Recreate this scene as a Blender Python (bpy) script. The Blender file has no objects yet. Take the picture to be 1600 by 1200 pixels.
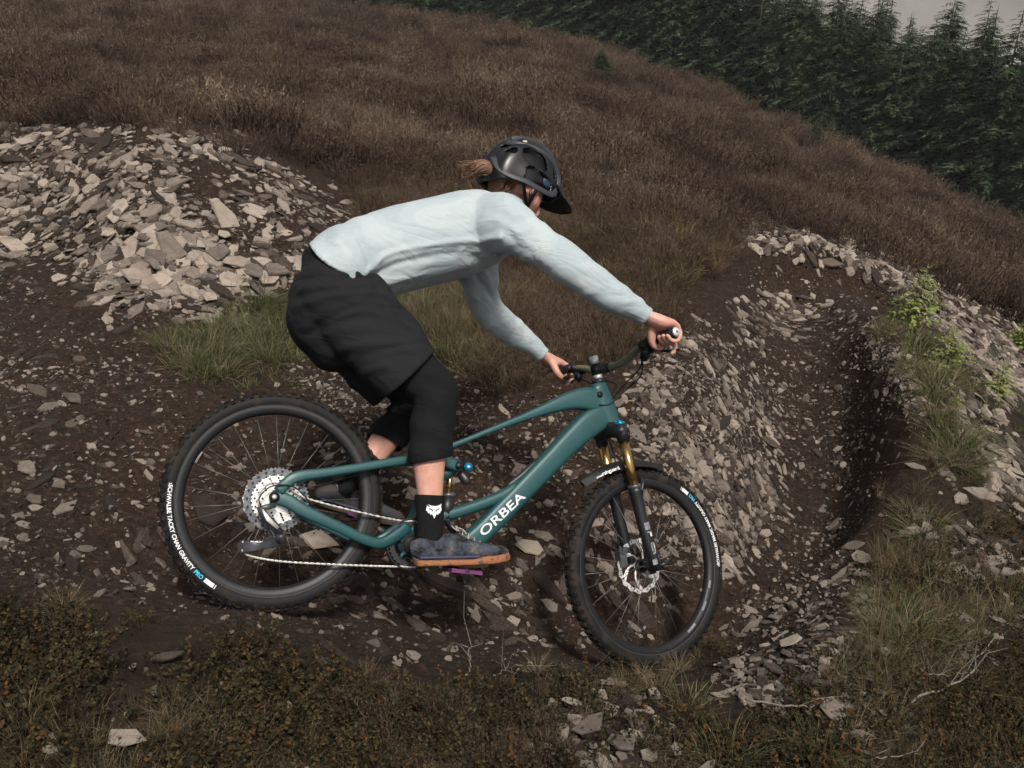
import bpy, bmesh, math, random
import numpy as np
from mathutils import Vector, Matrix, Euler

scene = bpy.context.scene
PI = math.pi
# ------------------------------------------------------------------ camera
FPX = 1400.0                       # focal length in pixels of a 1600 px wide frame
PITCH = math.radians(25)
CAMLOC = np.array([0.0, 0.0, 2.0])
CP, SP = math.cos(PITCH), math.sin(PITCH)
cam_d = bpy.data.cameras.new('camera')
cam_d.sensor_width = 36.0
cam_d.lens = 36.0 * FPX / 1600.0
cam_d.clip_start = 0.05
cam_d.clip_end = 6000.0
cam = bpy.data.objects.new('camera', cam_d)
cam.location = CAMLOC
cam.rotation_euler = (PI / 2 - PITCH, 0, 0)
scene.collection.objects.link(cam)
scene.camera = cam
# ------------------------------------------------------------------ sky, sun, exposure
SUN_EL, SUN_AZ = math.radians(58), math.radians(158)   # azimuth: clockwise from +Y
world = bpy.data.worlds.new('World')
scene.world = world
world.use_nodes = True
wn = world.node_tree
wn.nodes.clear()
w_out = wn.nodes.new('ShaderNodeOutputWorld')
w_bg = wn.nodes.new('ShaderNodeBackground')
w_sky = wn.nodes.new('ShaderNodeTexSky')
w_sky.sky_type = 'NISHITA'
w_sky.sun_disc = False
w_sky.sun_elevation = SUN_EL
w_sky.sun_rotation = SUN_AZ
w_sky.air_density = 1.0
w_sky.dust_density = 4.0
w_sky.ozone_density = 1.0
w_hsv = wn.nodes.new('ShaderNodeHueSaturation')      # cloud cover: the blue is muted evenly
w_hsv.inputs['Saturation'].default_value = 0.25
w_bg.inputs['Strength'].default_value = 0.05
wn.links.new(w_sky.outputs[0], w_hsv.inputs['Color'])
wn.links.new(w_hsv.outputs[0], w_bg.inputs['Color'])
wn.links.new(w_bg.outputs[0], w_out.inputs['Surface'])
sun_d = bpy.data.lights.new('sun', 'SUN')
sun_d.energy = 2.3
sun_d.angle = math.radians(10)
sun_d.color = (1.0, 0.95, 0.88)
sun = bpy.data.objects.new('sun', sun_d)
sdir = Vector((math.sin(SUN_AZ) * math.cos(SUN_EL), math.cos(SUN_AZ) * math.cos(SUN_EL), math.sin(SUN_EL)))
sun.rotation_euler = (-sdir).to_track_quat('-Z', 'Y').to_euler()
sun.location = (0, 0, 30)
scene.collection.objects.link(sun)
scene.view_settings.view_transform = 'Standard'
scene.view_settings.look = 'None'
scene.view_settings.gamma = 1.0
scene.view_settings.exposure = 1.25
scene.view_settings.use_curve_mapping = False
scene.cycles.max_bounces = 4
scene.cycles.diffuse_bounces = 2
scene.cycles.glossy_bounces = 2
scene.cycles.transmission_bounces = 2
scene.cycles.transparent_max_bounces = 4
scene.cycles.use_denoising = True
scene.cycles.use_adaptive_sampling = True
scene.cycles.adaptive_threshold = 0.03

# ------------------------------------------------------------------ helpers
rng = np.random.default_rng(7)
random.seed(7)
COL = scene.collection

def c2w(x, y, d):
    return np.array([x, d * CP + y * SP, -d * SP + y * CP])

def ray(px, py):
    return c2w((px - 800) / FPX, -(py - 600) / FPX, 1.0)

def at(px, py, d):
    """world point seen at a pixel of the 1600x1200 photograph, d metres in front of the lens"""
    return CAMLOC + ray(px, py) * d

def tag(o, label=None, cat=None, group=None, kind=None):
    if label: o['label'] = label
    if cat: o['category'] = cat
    if group: o['group'] = group
    if kind: o['kind'] = kind
    return o

def mk_mesh(name, verts, faces, mat=None, smooth=False):
    me = bpy.data.meshes.new(name)
    me.from_pydata([tuple(map(float, v)) for v in verts], [], [tuple(map(int, f)) for f in faces])
    if mat is not None:
        me.materials.append(mat)
    if smooth:
        me.polygons.foreach_set('use_smooth', [True] * len(me.polygons))
    me.update()
    return me

def link(name, me, parent=None, loc=None):
    o = bpy.data.objects.new(name, me)
    COL.objects.link(o)
    if parent is not None: o.parent = parent
    if loc is not None: o.location = loc
    return o

def empty(name, loc=(0, 0, 0), matrix=None):
    o = bpy.data.objects.new(name, None)
    o.empty_display_size = 0.1
    COL.objects.link(o)
    if matrix is not None: o.matrix_world = matrix
    else: o.location = loc
    return o

class MB:
    """collects verts and faces of one mesh"""
    def __init__(s): s.v = []; s.f = []
    def add(s, verts, faces):
        n = len(s.v); s.v.extend([tuple(map(float, p)) for p in verts]); s.f.extend([tuple(int(i) + n for i in f) for f in faces]); return s
    def build(s, name, mat, parent=None, smooth=True):
        me = mk_mesh(name, s.v, s.f, mat, smooth)
        return link(name, me, parent)

def frame_of(t, ref=(0, 0, 1)):
    t = np.asarray(t, float); t = t / np.linalg.norm(t)
    r = np.asarray(ref, float)
    if abs(t @ r) / np.linalg.norm(r) > 0.97: r = np.array([1.0, 0.13, 0.2])
    a = np.cross(r, t); a /= np.linalg.norm(a)
    b = np.cross(t, a)
    return a, b, t

def catmull(P, n):
    """resample a polyline (rows may carry extra columns) as a smooth curve"""
    P = np.asarray(P, float)
    if len(P) < 3:
        u = np.linspace(0, 1, n)[:, None]; return P[0] * (1 - u) + P[-1] * u
    Q = np.vstack([2 * P[0] - P[1], P, 2 * P[-1] - P[-2]])
    out = []
    m = len(P) - 1
    for u in np.linspace(0, m, n):
        i = min(int(u), m - 1); t = u - i
        p0, p1, p2, p3 = Q[i], Q[i + 1], Q[i + 2], Q[i + 3]
        out.append(0.5 * (2 * p1 + (p2 - p0) * t + (2 * p0 - 5 * p1 + 4 * p2 - p3) * t * t + (3 * p1 - p0 - 3 * p2 + p3) * t ** 3))
    return np.array(out)

def tube(path, r, seg=10, ref=(0, 0, 1), caps=True, power=2.0):
    """verts, faces of a swept superellipse; r is a number, a list, or a list of (ra, rb); power>2 is boxier"""
    path = np.asarray(path, float); n = len(path)
    R = np.asarray(r, float)
    if R.ndim == 0: R = np.full((n, 2), float(R))
    elif R.ndim == 1: R = np.stack([R, R], 1) if len(R) == n else np.tile(R, (n, 1))
    if tuple(ref) not in ((0, 0, 1), (1, 0, 0)): R = R[:, ::-1]       # radii are (along ref, across it)
    tang = np.gradient(path, axis=0)
    a0 = None; V = []
    for i in range(n):
        t = tang[i] / (np.linalg.norm(tang[i]) + 1e-12)
        if a0 is None: a, b, _ = frame_of(t, ref)
        else:
            a = a0 - t * (a0 @ t); a /= np.linalg.norm(a); b = np.cross(t, a)
        a0 = a
        for k in range(seg):
            th = 2 * PI * k / seg; c, s = math.cos(th), math.sin(th)
            e = 2.0 / power
            V.append(path[i] + a * R[i, 0] * math.copysign(abs(c) ** e, c) + b * R[i, 1] * math.copysign(abs(s) ** e, s))
    Fc = [(i * seg + k, i * seg + (k + 1) % seg, (i + 1) * seg + (k + 1) % seg, (i + 1) * seg + k) for i in range(n - 1) for k in range(seg)]
    if caps:
        Fc.append(tuple(range(seg))[::-1]); Fc.append(tuple((n - 1) * seg + k for k in range(seg)))
    return V, Fc

def box(c, sx, sy, sz, M=None):
    V = [np.array([x * sx / 2, y * sy / 2, z * sz / 2]) for x in (-1, 1) for y in (-1, 1) for z in (-1, 1)]
    if M is not None: V = [np.asarray(M) @ v for v in V]
    V = [np.asarray(c, float) + v for v in V]
    return V, [(0, 1, 3, 2), (4, 6, 7, 5), (0, 4, 5, 1), (2, 3, 7, 6), (0, 2, 6, 4), (1, 5, 7, 3)]

# value noise
def _h(ix, iy, iz, s):
    n = (ix * 374761393 + iy * 668265263 + iz * 2147483647 + s * 974711) & 0x7fffffff
    n = ((n ^ (n >> 13)) * 1274126177) & 0x7fffffff
    n = (n ^ (n >> 16)) & 0xffffff
    return n / float(0xffffff)
def vnoise(x, y, z=0.0, s=0):
    x = np.asarray(x, float); y = np.asarray(y, float); z = np.asarray(z, float) + 0 * x
    xi, yi, zi = np.floor(x).astype(np.int64), np.floor(y).astype(np.int64), np.floor(z).astype(np.int64)
    fx, fy, fz = x - xi, y - yi, z - zi
    fx, fy, fz = [q * q * (3 - 2 * q) for q in (fx, fy, fz)]
    out = 0
    for dx in (0, 1):
        for dy in (0, 1):
            for dz in (0, 1):
                w = (fx if dx else 1 - fx) * (fy if dy else 1 - fy) * (fz if dz else 1 - fz)
                out = out + w * _h(xi + dx, yi + dy, zi + dz, s)
    return out * 2 - 1
def fbm(x, y, z=0.0, o=4, s=0):
    a, t = 1.0, 0
    for i in range(o):
        t = t + a * vnoise(x * 2 ** i, y * 2 ** i, np.asarray(z) * 2 ** i, s + i); a *= 0.5
    return t

# materials
def mat(name, cols, rough=0.8, scale=8.0, detail=4.0, bump=0.0, bscale=None, metal=0.0, spec=0.3, objrand=0.0, coord='Object', sheen=0.0, coat=0.0, stretch=None, wrinkle=None):
    """noise-mottled principled surface; cols: list of (position, (r,g,b))"""
    m = bpy.data.materials.new(name); m.use_nodes = True
    nt = m.node_tree; ns = nt.nodes; lk = nt.links
    b = ns['Principled BSDF']
    b.inputs['Roughness'].default_value = rough
    b.inputs['Metallic'].default_value = metal
    b.inputs['Specular IOR Level'].default_value = spec
    if sheen: b.inputs['Sheen Weight'].default_value = sheen
    if coat:
        b.inputs['Coat Weight'].default_value = coat; b.inputs['Coat Roughness'].default_value = 0.25
    if len(cols) == 1 and not bump and not objrand:
        b.inputs['Base Color'].default_value = (*cols[0][1], 1); return m
    tc = ns.new('ShaderNodeTexCoord'); co = tc.outputs[coord]
    if stretch:
        mp = ns.new('ShaderNodeMapping'); mp.inputs['Scale'].default_value = stretch; lk.new(co, mp.inputs['Vector']); co = mp.outputs[0]
    nz = ns.new('ShaderNodeTexNoise'); nz.inputs['Scale'].default_value = scale; nz.inputs['Detail'].default_value = detail; nz.inputs['Roughness'].default_value = 0.6
    lk.new(co, nz.inputs['Vector'])
    rp = ns.new('ShaderNodeValToRGB'); el = rp.color_ramp.elements
    while len(el) < len(cols): el.new(0.5)
    for e, (p, c) in zip(el, cols): e.position = p; e.color = (*c, 1)
    if len(cols) == 1: el[1].color = (*cols[0][1], 1)
    fac = nz.outputs['Fac']
    if objrand:
        oi = ns.new('ShaderNodeObjectInfo'); mx = ns.new('ShaderNodeMix'); mx.data_type = 'FLOAT'
        mx.inputs[0].default_value = objrand; lk.new(fac, mx.inputs[2]); lk.new(oi.outputs['Random'], mx.inputs[3]); fac = mx.outputs[0]
    lk.new(fac, rp.inputs[0]); lk.new(rp.outputs[0], b.inputs['Base Color'])
    if bump:
        n2 = ns.new('ShaderNodeTexNoise'); n2.inputs['Scale'].default_value = bscale or scale * 3; n2.inputs['Detail'].default_value = 5
        lk.new(co, n2.inputs['Vector'])
        bp = ns.new('ShaderNodeBump'); bp.inputs['Strength'].default_value = bump; bp.inputs['Distance'].default_value = 0.01
        lk.new(n2.outputs['Fac'], bp.inputs['Height']); lk.new(bp.outputs[0], b.inputs['Normal'])
    if bump and wrinkle:                      # soft creases on top of the weave
        add_wrinkle(m, *wrinkle, prev=bp)
    return m
def add_wrinkle(m, scale, strength, dist, stretch=(1, 1, 1), prev=None):
    ns, lk = m.node_tree.nodes, m.node_tree.links; tc = ns.new('ShaderNodeTexCoord'); mp = ns.new('ShaderNodeMapping'); mp.inputs['Scale'].default_value = stretch; mp.inputs['Rotation'].default_value = (0, .55, 0)
    lk.new(tc.outputs['Object'], mp.inputs['Vector']); n = ns.new('ShaderNodeTexNoise'); n.inputs['Scale'].default_value = scale; n.inputs['Detail'].default_value = 3; n.inputs['Distortion'].default_value = .8; lk.new(mp.outputs[0], n.inputs['Vector'])
    ab = ns.new('ShaderNodeMath'); ab.operation = 'SUBTRACT'; ab.inputs[1].default_value = .5; lk.new(n.outputs['Fac'], ab.inputs[0]); a2 = ns.new('ShaderNodeMath'); a2.operation = 'ABSOLUTE'; lk.new(ab.outputs[0], a2.inputs[0])
    bp = ns.new('ShaderNodeBump'); bp.inputs['Strength'].default_value = strength; bp.inputs['Distance'].default_value = dist; lk.new(a2.outputs[0], bp.inputs['Height'])
    if prev is not None: lk.new(prev.outputs[0], bp.inputs['Normal'])
    lk.new(bp.outputs[0], ns['Principled BSDF'].inputs['Normal'])
# ================================================================== bike placement (needed by the ground)
RA = at(430, 781, 2.86)                      # rear axle
FA = at(1012, 884, 3.32)                     # front axle
WB = float(np.linalg.norm(FA - RA))
BF = (FA - RA) / WB
_n = c2w(.37, .15, -.92); BN = _n - BF * (_n @ BF); BN /= np.linalg.norm(BN)
BU = np.cross(BN, BF); BU = BU if BU[2] > 0 else -BU
WRR, WRF = 0.348, 0.363                      # outer radii: smaller rear wheel, larger front wheel
def wr_at(u): return WRR + (WRF - WRR) * u / WB
def LW(u, v, w=0.0): return RA + BF * u + BU * v + BN * w

# ================================================================== terrain
CT = [  # x, y (photo pixels), distance in front of the lens
 (100,700,3.55),(100,900,2.78),(100,960,2.55),(100,1150,2.1),(450,1150,2.2),(450,1030,2.45),(800,1150,2.35),(800,1062,2.66),
 (1150,1150,2.5),(1150,1030,2.95),(1500,1150,2.6),(1500,950,3.3),(1300,960,3.2),(1450,750,4.1),(1400,600,4.9),(1330,510,5.8),
 (1240,850,4.25),(1310,730,4.78),(1270,600,5.6),(1230,515,6.4),(1250,480,7.0),(1250,425,7.35),(1250,392,7.55),(1200,360,8.2),(1300,330,9.5),
 (1390,690,4.45),(1370,640,4.85),(1385,740,4.3),(1335,560,5.5),
 (1100,600,4.75),(1080,530,5.2),(1000,700,4.25),(800,800,3.95),(800,950,3.5),(600,700,4.0),(600,600,4.6),(450,620,4.3),(430,800,3.65),
 (1100,800,4.1),(1130,700,4.5),(1180,640,5.1),(700,500,5.3),(900,500,5.4),(900,400,6.4),(1090,400,6.5),(1130,470,6.0),(600,300,7.5),(600,250,8.2),(900,250,9.2),(1200,300,9.6),
 (100,620,3.95),(100,500,4.7),(50,350,6.0),(200,450,5.0),(230,350,5.5),(230,260,6.05),(200,205,6.5),(0,200,6.8),(-150,220,6.8),(-100,500,4.6),(-100,700,3.5),(400,260,6.6),(450,350,6.0),(540,312,7.0),(350,480,5.1),(330,600,4.3),
 (200,150,8.6),(400,200,8.0),(0,120,10.),(0,50,20.),(0,0,40.),(600,150,12.),(600,55,30.),(560,20,60.),(700,36,56.),(900,150,16.),(1000,100,45.),(850,64,55.),
 (1300,215,42.),(1600,350,33.),(1450,275,38.),(1200,250,18.),(1400,330,14.),(1500,400,12.5),(1700,480,12.),(1430,500,6.4),(1520,600,5.6),(1580,700,4.8),(1420,440,8.1),
 (1320,385,8.1),(1500,485,8.0),(1580,580,7.0),(1590,500,9.6),(1600,900,3.7),(1700,1000,3.2),(1700,800,4.2)]
CTW = [at(*c) for c in CT]
for c0 in (0.0, WB * .33, WB * .66, WB):
    WR = wr_at(c0); CTW += [LW(c0, -WR), LW(c0, -WR, .09), LW(c0, -WR - .012, -.14), LW(c0, -WR + .01, -.30)]
WR = WRR
CTW += [LW(-.45, -WR - .01), LW(-.45, -WR + .01, -.32), LW(-.9, -WR, -.32), LW(WB + .5, -WR + .06, -.18)]
CTW += [np.array(p, float) for p in [(-3, 0, .45), (0, 0, .3), (3, 0, -.1), (-3, -3, .7), (3, -3, .2), (-60, 60, 1.5), (-60, 130, 0), (0, 130, -7),
        (45, 60, -16), (60, 35, -19), (90, 110, -34), (-120, -20, 6), (120, -20, -20), (0, -60, 3), (-10, 10, 1.6), (-25, 25, 2.0), (10, 4, -1.6), (25, 15, -6)]]
CTW = np.array(CTW)
def warp(x, y):
    r = np.sqrt(x * x + (y - 1.0) ** 2 + 4.0)
    k = np.log(1 + r) / r * 3
    return x * k, (y - 1.0) * k
def _tps(d2): return np.where(d2 > 1e-12, 0.5 * d2 * np.log(np.maximum(d2, 1e-12)), 0)
_q = np.stack(warp(CTW[:, 0], CTW[:, 1]), 1)
_K = _tps(((_q[:, None] - _q[None]) ** 2).sum(-1)) + np.eye(len(_q)) * 2e-3
_P = np.hstack([np.ones((len(_q), 1)), _q])
_A = np.block([[_K, _P], [_P.T, np.zeros((3, 3))]])
_w = np.linalg.solve(_A, np.concatenate([CTW[:, 2], np.zeros(3)]))
def h_base(x, y):
    x = np.asarray(x, float); y = np.asarray(y, float); sh = x.shape
    qx, qy = warp(x.ravel(), y.ravel()); out = np.empty(qx.size)
    for i in range(0, qx.size, 20000):
        a, b = qx[i:i + 20000], qy[i:i + 20000]
        K = _tps((a[:, None] - _q[None, :, 0]) ** 2 + (b[:, None] - _q[None, :, 1]) ** 2)
        out[i:i + 20000] = K @ _w[:-3] + _w[-3] + _w[-2] * a + _w[-1] * b
    return out.reshape(sh)
def _lines(lo, hi, step, far, g):
    a = list(np.arange(lo, hi, step)); s = step
    while a[-1] < far: s *= g; a.append(a[-1] + s)
    return np.array(a)
GX = _lines(-3.6, 4.2, .036, 260, 1.07)
_neg = _lines(3.6, 3.61, .036, 220, 1.08); GX = np.concatenate([-_neg[1:][::-1], GX])
GY = _lines(1.2, 8.6, .036, 420, 1.05)
_neg = _lines(-1.2, -1.19, .05, 60, 1.16); GY = np.concatenate([-_neg[1:][::-1], GY])
MX, MY = np.meshgrid(GX, GY)
HZ = h_base(MX, MY)
_dist = np.hypot(MX, MY - 0)
# the two tracks pressed into the dirt stay smooth, the rest is lumpy
_rel = fbm(MX * 1.7, MY * 1.7, 0, 4, 3) * .022 + fbm(MX * 7, MY * 7, 0, 3, 11) * .008 + np.clip(fbm(MX * 1.15, MY * 1.15, 0, 2, 77), -.2, 1) * .09 * np.clip((MY - 6.2) / 2, 0, 1) + fbm(MX * .25, MY * .25, 0, 3, 31) * np.clip(_dist - 9, 0, 30) * .010
_near_bike = np.ones_like(MX)
for c0 in np.linspace(-.1, WB + .1, 12):
    p = LW(c0, -wr_at(c0)); _near_bike = np.minimum(_near_bike, np.clip((np.hypot(MX - p[0], MY - p[1]) - .1) / .3, 0.15, 1))
HZ = HZ + _rel * _near_bike
def hgt(x, y):
    """height of the ground sheet"""
    x = np.asarray(x, float); y = np.asarray(y, float)
    i = np.clip(np.searchsorted(GX, x) - 1, 0, len(GX) - 2); j = np.clip(np.searchsorted(GY, y) - 1, 0, len(GY) - 2)
    u = np.clip((x - GX[i]) / (GX[i + 1] - GX[i]), 0, 1); v = np.clip((y - GY[j]) / (GY[j + 1] - GY[j]), 0, 1)
    return HZ[j, i] * (1 - u) * (1 - v) + HZ[j, i + 1] * u * (1 - v) + HZ[j + 1, i] * (1 - u) * v + HZ[j + 1, i + 1] * u * v
def nrm(x, y, e=.06):
    x = np.asarray(x, float); y = np.asarray(y, float)
    n = np.stack([-(hgt(x + e, y) - hgt(x - e, y)) / (2 * e), -(hgt(x, y + e) - hgt(x, y - e)) / (2 * e), np.ones_like(x)], -1)
    return n / np.linalg.norm(n, axis=-1, keepdims=True)
_T = np.geomspace(1.2, 160, 420)
def ground_hit(px, py):
    """where the sight line of each photo pixel meets the ground"""
    px = np.atleast_1d(np.asarray(px, float)); py = np.atleast_1d(np.asarray(py, float))
    a, b = (px - 800) / FPX, -(py - 600) / FPX
    D = np.stack([a, CP + b * SP, -SP + b * CP], -1)
    P = CAMLOC + D[:, None, :] * _T[None, :, None]
    below = P[..., 2] < hgt(P[..., 0], P[..., 1])
    k = np.where(below.any(1), below.argmax(1), -1)
    ok = k > 0; k = np.maximum(k, 1)
    t0, t1 = _T[k - 1], _T[k]
    for _ in range(12):
        tm = (t0 + t1) / 2; Q = CAMLOC + D * tm[:, None]
        bl = Q[:, 2] < hgt(Q[:, 0], Q[:, 1]); t1 = np.where(bl, tm, t1); t0 = np.where(bl, t0, tm)
    return CAMLOC + D * t1[:, None], ok
def in_poly(x, y, poly):
    poly = np.asarray(poly, float); c = np.zeros(np.shape(x), bool); j = len(poly) - 1
    for i in range(len(poly)):
        xi, yi, xj, yj = *poly[i], *poly[j]
        c ^= ((yi > y) != (yj > y)) & (x < (xj - xi) * (y - yi) / (yj - yi + 1e-12) + xi); j = i
    return c
def sample(poly, n, seed=0, jit=12.0):
    """n ground points spread over the patch of hillside that a photo outline covers"""
    r = np.random.default_rng(seed + 101); poly = np.asarray(poly, float)
    lo, hi = poly.min(0), poly.max(0); out = []
    tot = 0
    while tot < n:
        p = lo + r.random((max(2 * n, 64), 2)) * (hi - lo); p = p[in_poly(p[:, 0], p[:, 1], poly)]; p = p + r.normal(size=p.shape) * jit
        if len(p) == 0: break
        w, ok = ground_hit(p[:, 0], p[:, 1]); w = w[ok]; out.append(w); tot += len(w)
    return np.vstack(out)[:n]

# the bend is cut into the slope: a steep soil wall drops from the rim to the floor
def carve(rim_px, inside_px, drop, wall, reach, seed):
    global HZ
    W_, _ = ground_hit([p[0] for p in rim_px], [p[1] for p in rim_px]); P = catmull(W_[:, :2], 60)
    (q,), _ = ground_hit([inside_px[0]], [inside_px[1]])
    sel = (MX > P[:, 0].min() - reach) & (MX < P[:, 0].max() + reach) & (MY > P[:, 1].min() - reach) & (MY < P[:, 1].max() + reach)
    x, y = MX[sel], MY[sel]; best = np.full(x.size, 9.0); side = np.zeros(x.size); par = np.zeros(x.size)
    for k, (a, b) in enumerate(zip(P[:-1], P[1:])):
        ab = b - a; L2 = ab @ ab + 1e-12; t = ((x - a[0]) * ab[0] + (y - a[1]) * ab[1]) / L2; tc = np.clip(t, 0, 1)
        d = np.hypot(x - a[0] - tc * ab[0], y - a[1] - tc * ab[1]); cr = ab[0] * (y - a[1]) - ab[1] * (x - a[0]); cq = ab[0] * (q[1] - a[1]) - ab[1] * (q[0] - a[0])
        m = d < best; best = np.where(m, d, best); side = np.where(m, np.sign(cr * cq), side); par = np.where(m, (k + tc) / len(P), par)
    d = best + fbm(x * 3, y * 3, 0, 3, seed) * .03
    prof = np.clip(d / wall, 0, 1); prof = prof * prof * (3 - 2 * prof) * np.clip((reach - d) / (reach - wall), 0, 1) ** 1.2
    lipb = np.exp(-(best / .10) ** 2) * .035
    ends = np.clip(par / .15, 0, 1) * np.clip((1 - par) / .15, 0, 1)
    HZ[sel] = HZ[sel] + np.where(side > 0, -drop * prof, 0) * ends + lipb * ends
carve([(1335,484),(1385,535),(1415,610),(1420,695),(1400,770),(1350,835),(1275,890),(1195,930)], (1300, 700), .24, .24, 1.1, 5)
carve([(1110,425),(1165,392),(1250,385),(1330,405),(1410,455),(1460,500)], (1250, 470), .20, .22, 1.1, 6)
# ground material zones, kept as vertex attributes of the sheet
HEATH_PX = [(-500,190),(-100,195),(60,188),(150,180),(330,200),(420,235),(520,280),(560,340),(600,470),(660,560),(760,595),(860,590),(960,545),(1040,505),(1060,440),(1140,405),(1150,348),(1300,372),(1400,405),(1500,455),(1600,520),(1800,600),(2100,700)]
_hw, _ = ground_hit([p[0] for p in HEATH_PX], [p[1] for p in HEATH_PX])
HEATH_W = np.vstack([_hw[:, :2], [[300, 60], [300, 500], [-300, 500], [-300, 60]]])
LIP_PX = [(-300,930),(60,935),(200,965),(330,985),(450,1020),(560,1050),(700,1062),(850,1050),(960,1045),(1080,1020),(1180,965),(1290,905),(1380,830),(1420,740),(1440,660),(1400,590),(1340,500),(1390,490),(1500,560),(1700,640)]
_lw, _ = ground_hit([p[0] for p in LIP_PX], [p[1] for p in LIP_PX])
LIP_W = np.vstack([_lw[:, :2], [[6, 3], [6, -5], [-6, -5], [-6, 1.8]]])
veg = np.maximum(in_poly(MX, MY, HEATH_W), in_poly(MX, MY, LIP_W)).astype(float)
def _grid_mesh():
    ny, nx = MX.shape
    idx = np.arange(ny * nx).reshape(ny, nx)
    q = np.stack([idx[:-1, :-1], idx[:-1, 1:], idx[1:, 1:], idx[1:, :-1]], -1).reshape(-1, 4)
    me = bpy.data.meshes.new('ground')
    me.vertices.add(ny * nx); me.vertices.foreach_set('co', np.stack([MX, MY, HZ], -1).astype(np.float32).ravel())
    me.loops.add(q.size); me.loops.foreach_set('vertex_index', q.astype(np.int32).ravel())
    me.polygons.add(len(q)); me.polygons.foreach_set('loop_start', np.arange(0, q.size, 4, dtype=np.int32))
    me.polygons.foreach_set('use_smooth', np.ones(len(q), bool))
    me.update(calc_edges=True)
    a = me.attributes.new('veg', 'FLOAT', 'POINT'); a.data.foreach_set('value', veg.astype(np.float32).ravel())
    return me
def ground_mat():
    m = bpy.data.materials.new('dirt'); m.use_nodes = True
    nt = m.node_tree; ns = nt.nodes; lk = nt.links; b = ns['Principled BSDF']
    b.inputs['Roughness'].default_value = .95; b.inputs['Specular IOR Level'].default_value = .15
    tc = ns.new('ShaderNodeTexCoord')
    def noise(sc, det=5, ro=.6):
        n = ns.new('ShaderNodeTexNoise'); n.inputs['Scale'].default_value = sc; n.inputs['Detail'].default_value = det; n.inputs['Roughness'].default_value = ro
        lk.new(tc.outputs['Object'], n.inputs['Vector']); return n
    def ramp(src, cols):
        r = ns.new('ShaderNodeValToRGB'); el = r.color_ramp.elements
        while len(el) < len(cols): el.new(.5)
        for e, (p, c) in zip(el, cols): e.position = p; e.color = (*c, 1)
        lk.new(src, r.inputs[0]); return r
    def mix(f, a, c):
        x = ns.new('ShaderNodeMix'); x.data_type = 'RGBA'
        if isinstance(f, float): x.inputs[0].default_value = f
        else: lk.new(f, x.inputs[0])
        lk.new(a, x.inputs[6]); lk.new(c, x.inputs[7]); return x.outputs[2]
    big = noise(1.1, 6); fine = noise(38, 6, .7)
    dirt = ramp(big.outputs['Fac'], [(.3, (.0135, .0080, .0053)), (.55, (.027, .0158, .0100)), (.75, (.050, .0275, .0170))])
    crumbs = ramp(fine.outputs['Fac'], [(.36, (.0045, .0030, .0021)), (.54, (.026, .0155, .0100)), (.68, (.085, .055, .037))])
    d = mix(.6, dirt.outputs[0], crumbs.outputs[0])
    vg = ramp(noise(9, 6, .7).outputs['Fac'], [(.3, (.009, .006, .004)), (.55, (.021, .0135, .0085)), (.75, (.034, .025, .013))])
    va = ns.new('ShaderNodeAttribute'); va.attribute_name = 'veg'
    lk.new(mix(va.outputs['Fac'], d, vg.outputs[0]), b.inputs['Base Color'])
    bp = ns.new('ShaderNodeBump'); bp.inputs['Strength'].default_value = 1.0; bp.inputs['Distance'].default_value = .02
    lk.new(fine.outputs['Fac'], bp.inputs['Height'])
    bp2 = ns.new('ShaderNodeBump'); bp2.inputs['Strength'].default_value = .8; bp2.inputs['Distance'].default_value = .03
    lk.new(noise(9, 5).outputs['Fac'], bp2.inputs['Height']); lk.new(bp.outputs[0], bp2.inputs['Normal'])
    lk.new(bp2.outputs[0], b.inputs['Normal'])
    return m
gme = _grid_mesh(); gme.materials.append(ground_mat())
ground = link('ground', gme); tag(ground, 'dark brown dirt trail and hillside ground', kind='structure')
# ================================================================== scatter tools
def tone_mesh(name, V, F, tone, m, smooth=False):
    me = mk_mesh(name, V, F, m, smooth)
    a = me.attributes.new('tone', 'FLOAT', 'POINT'); a.data.foreach_set('value', np.asarray(tone, np.float32)); return me

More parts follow.
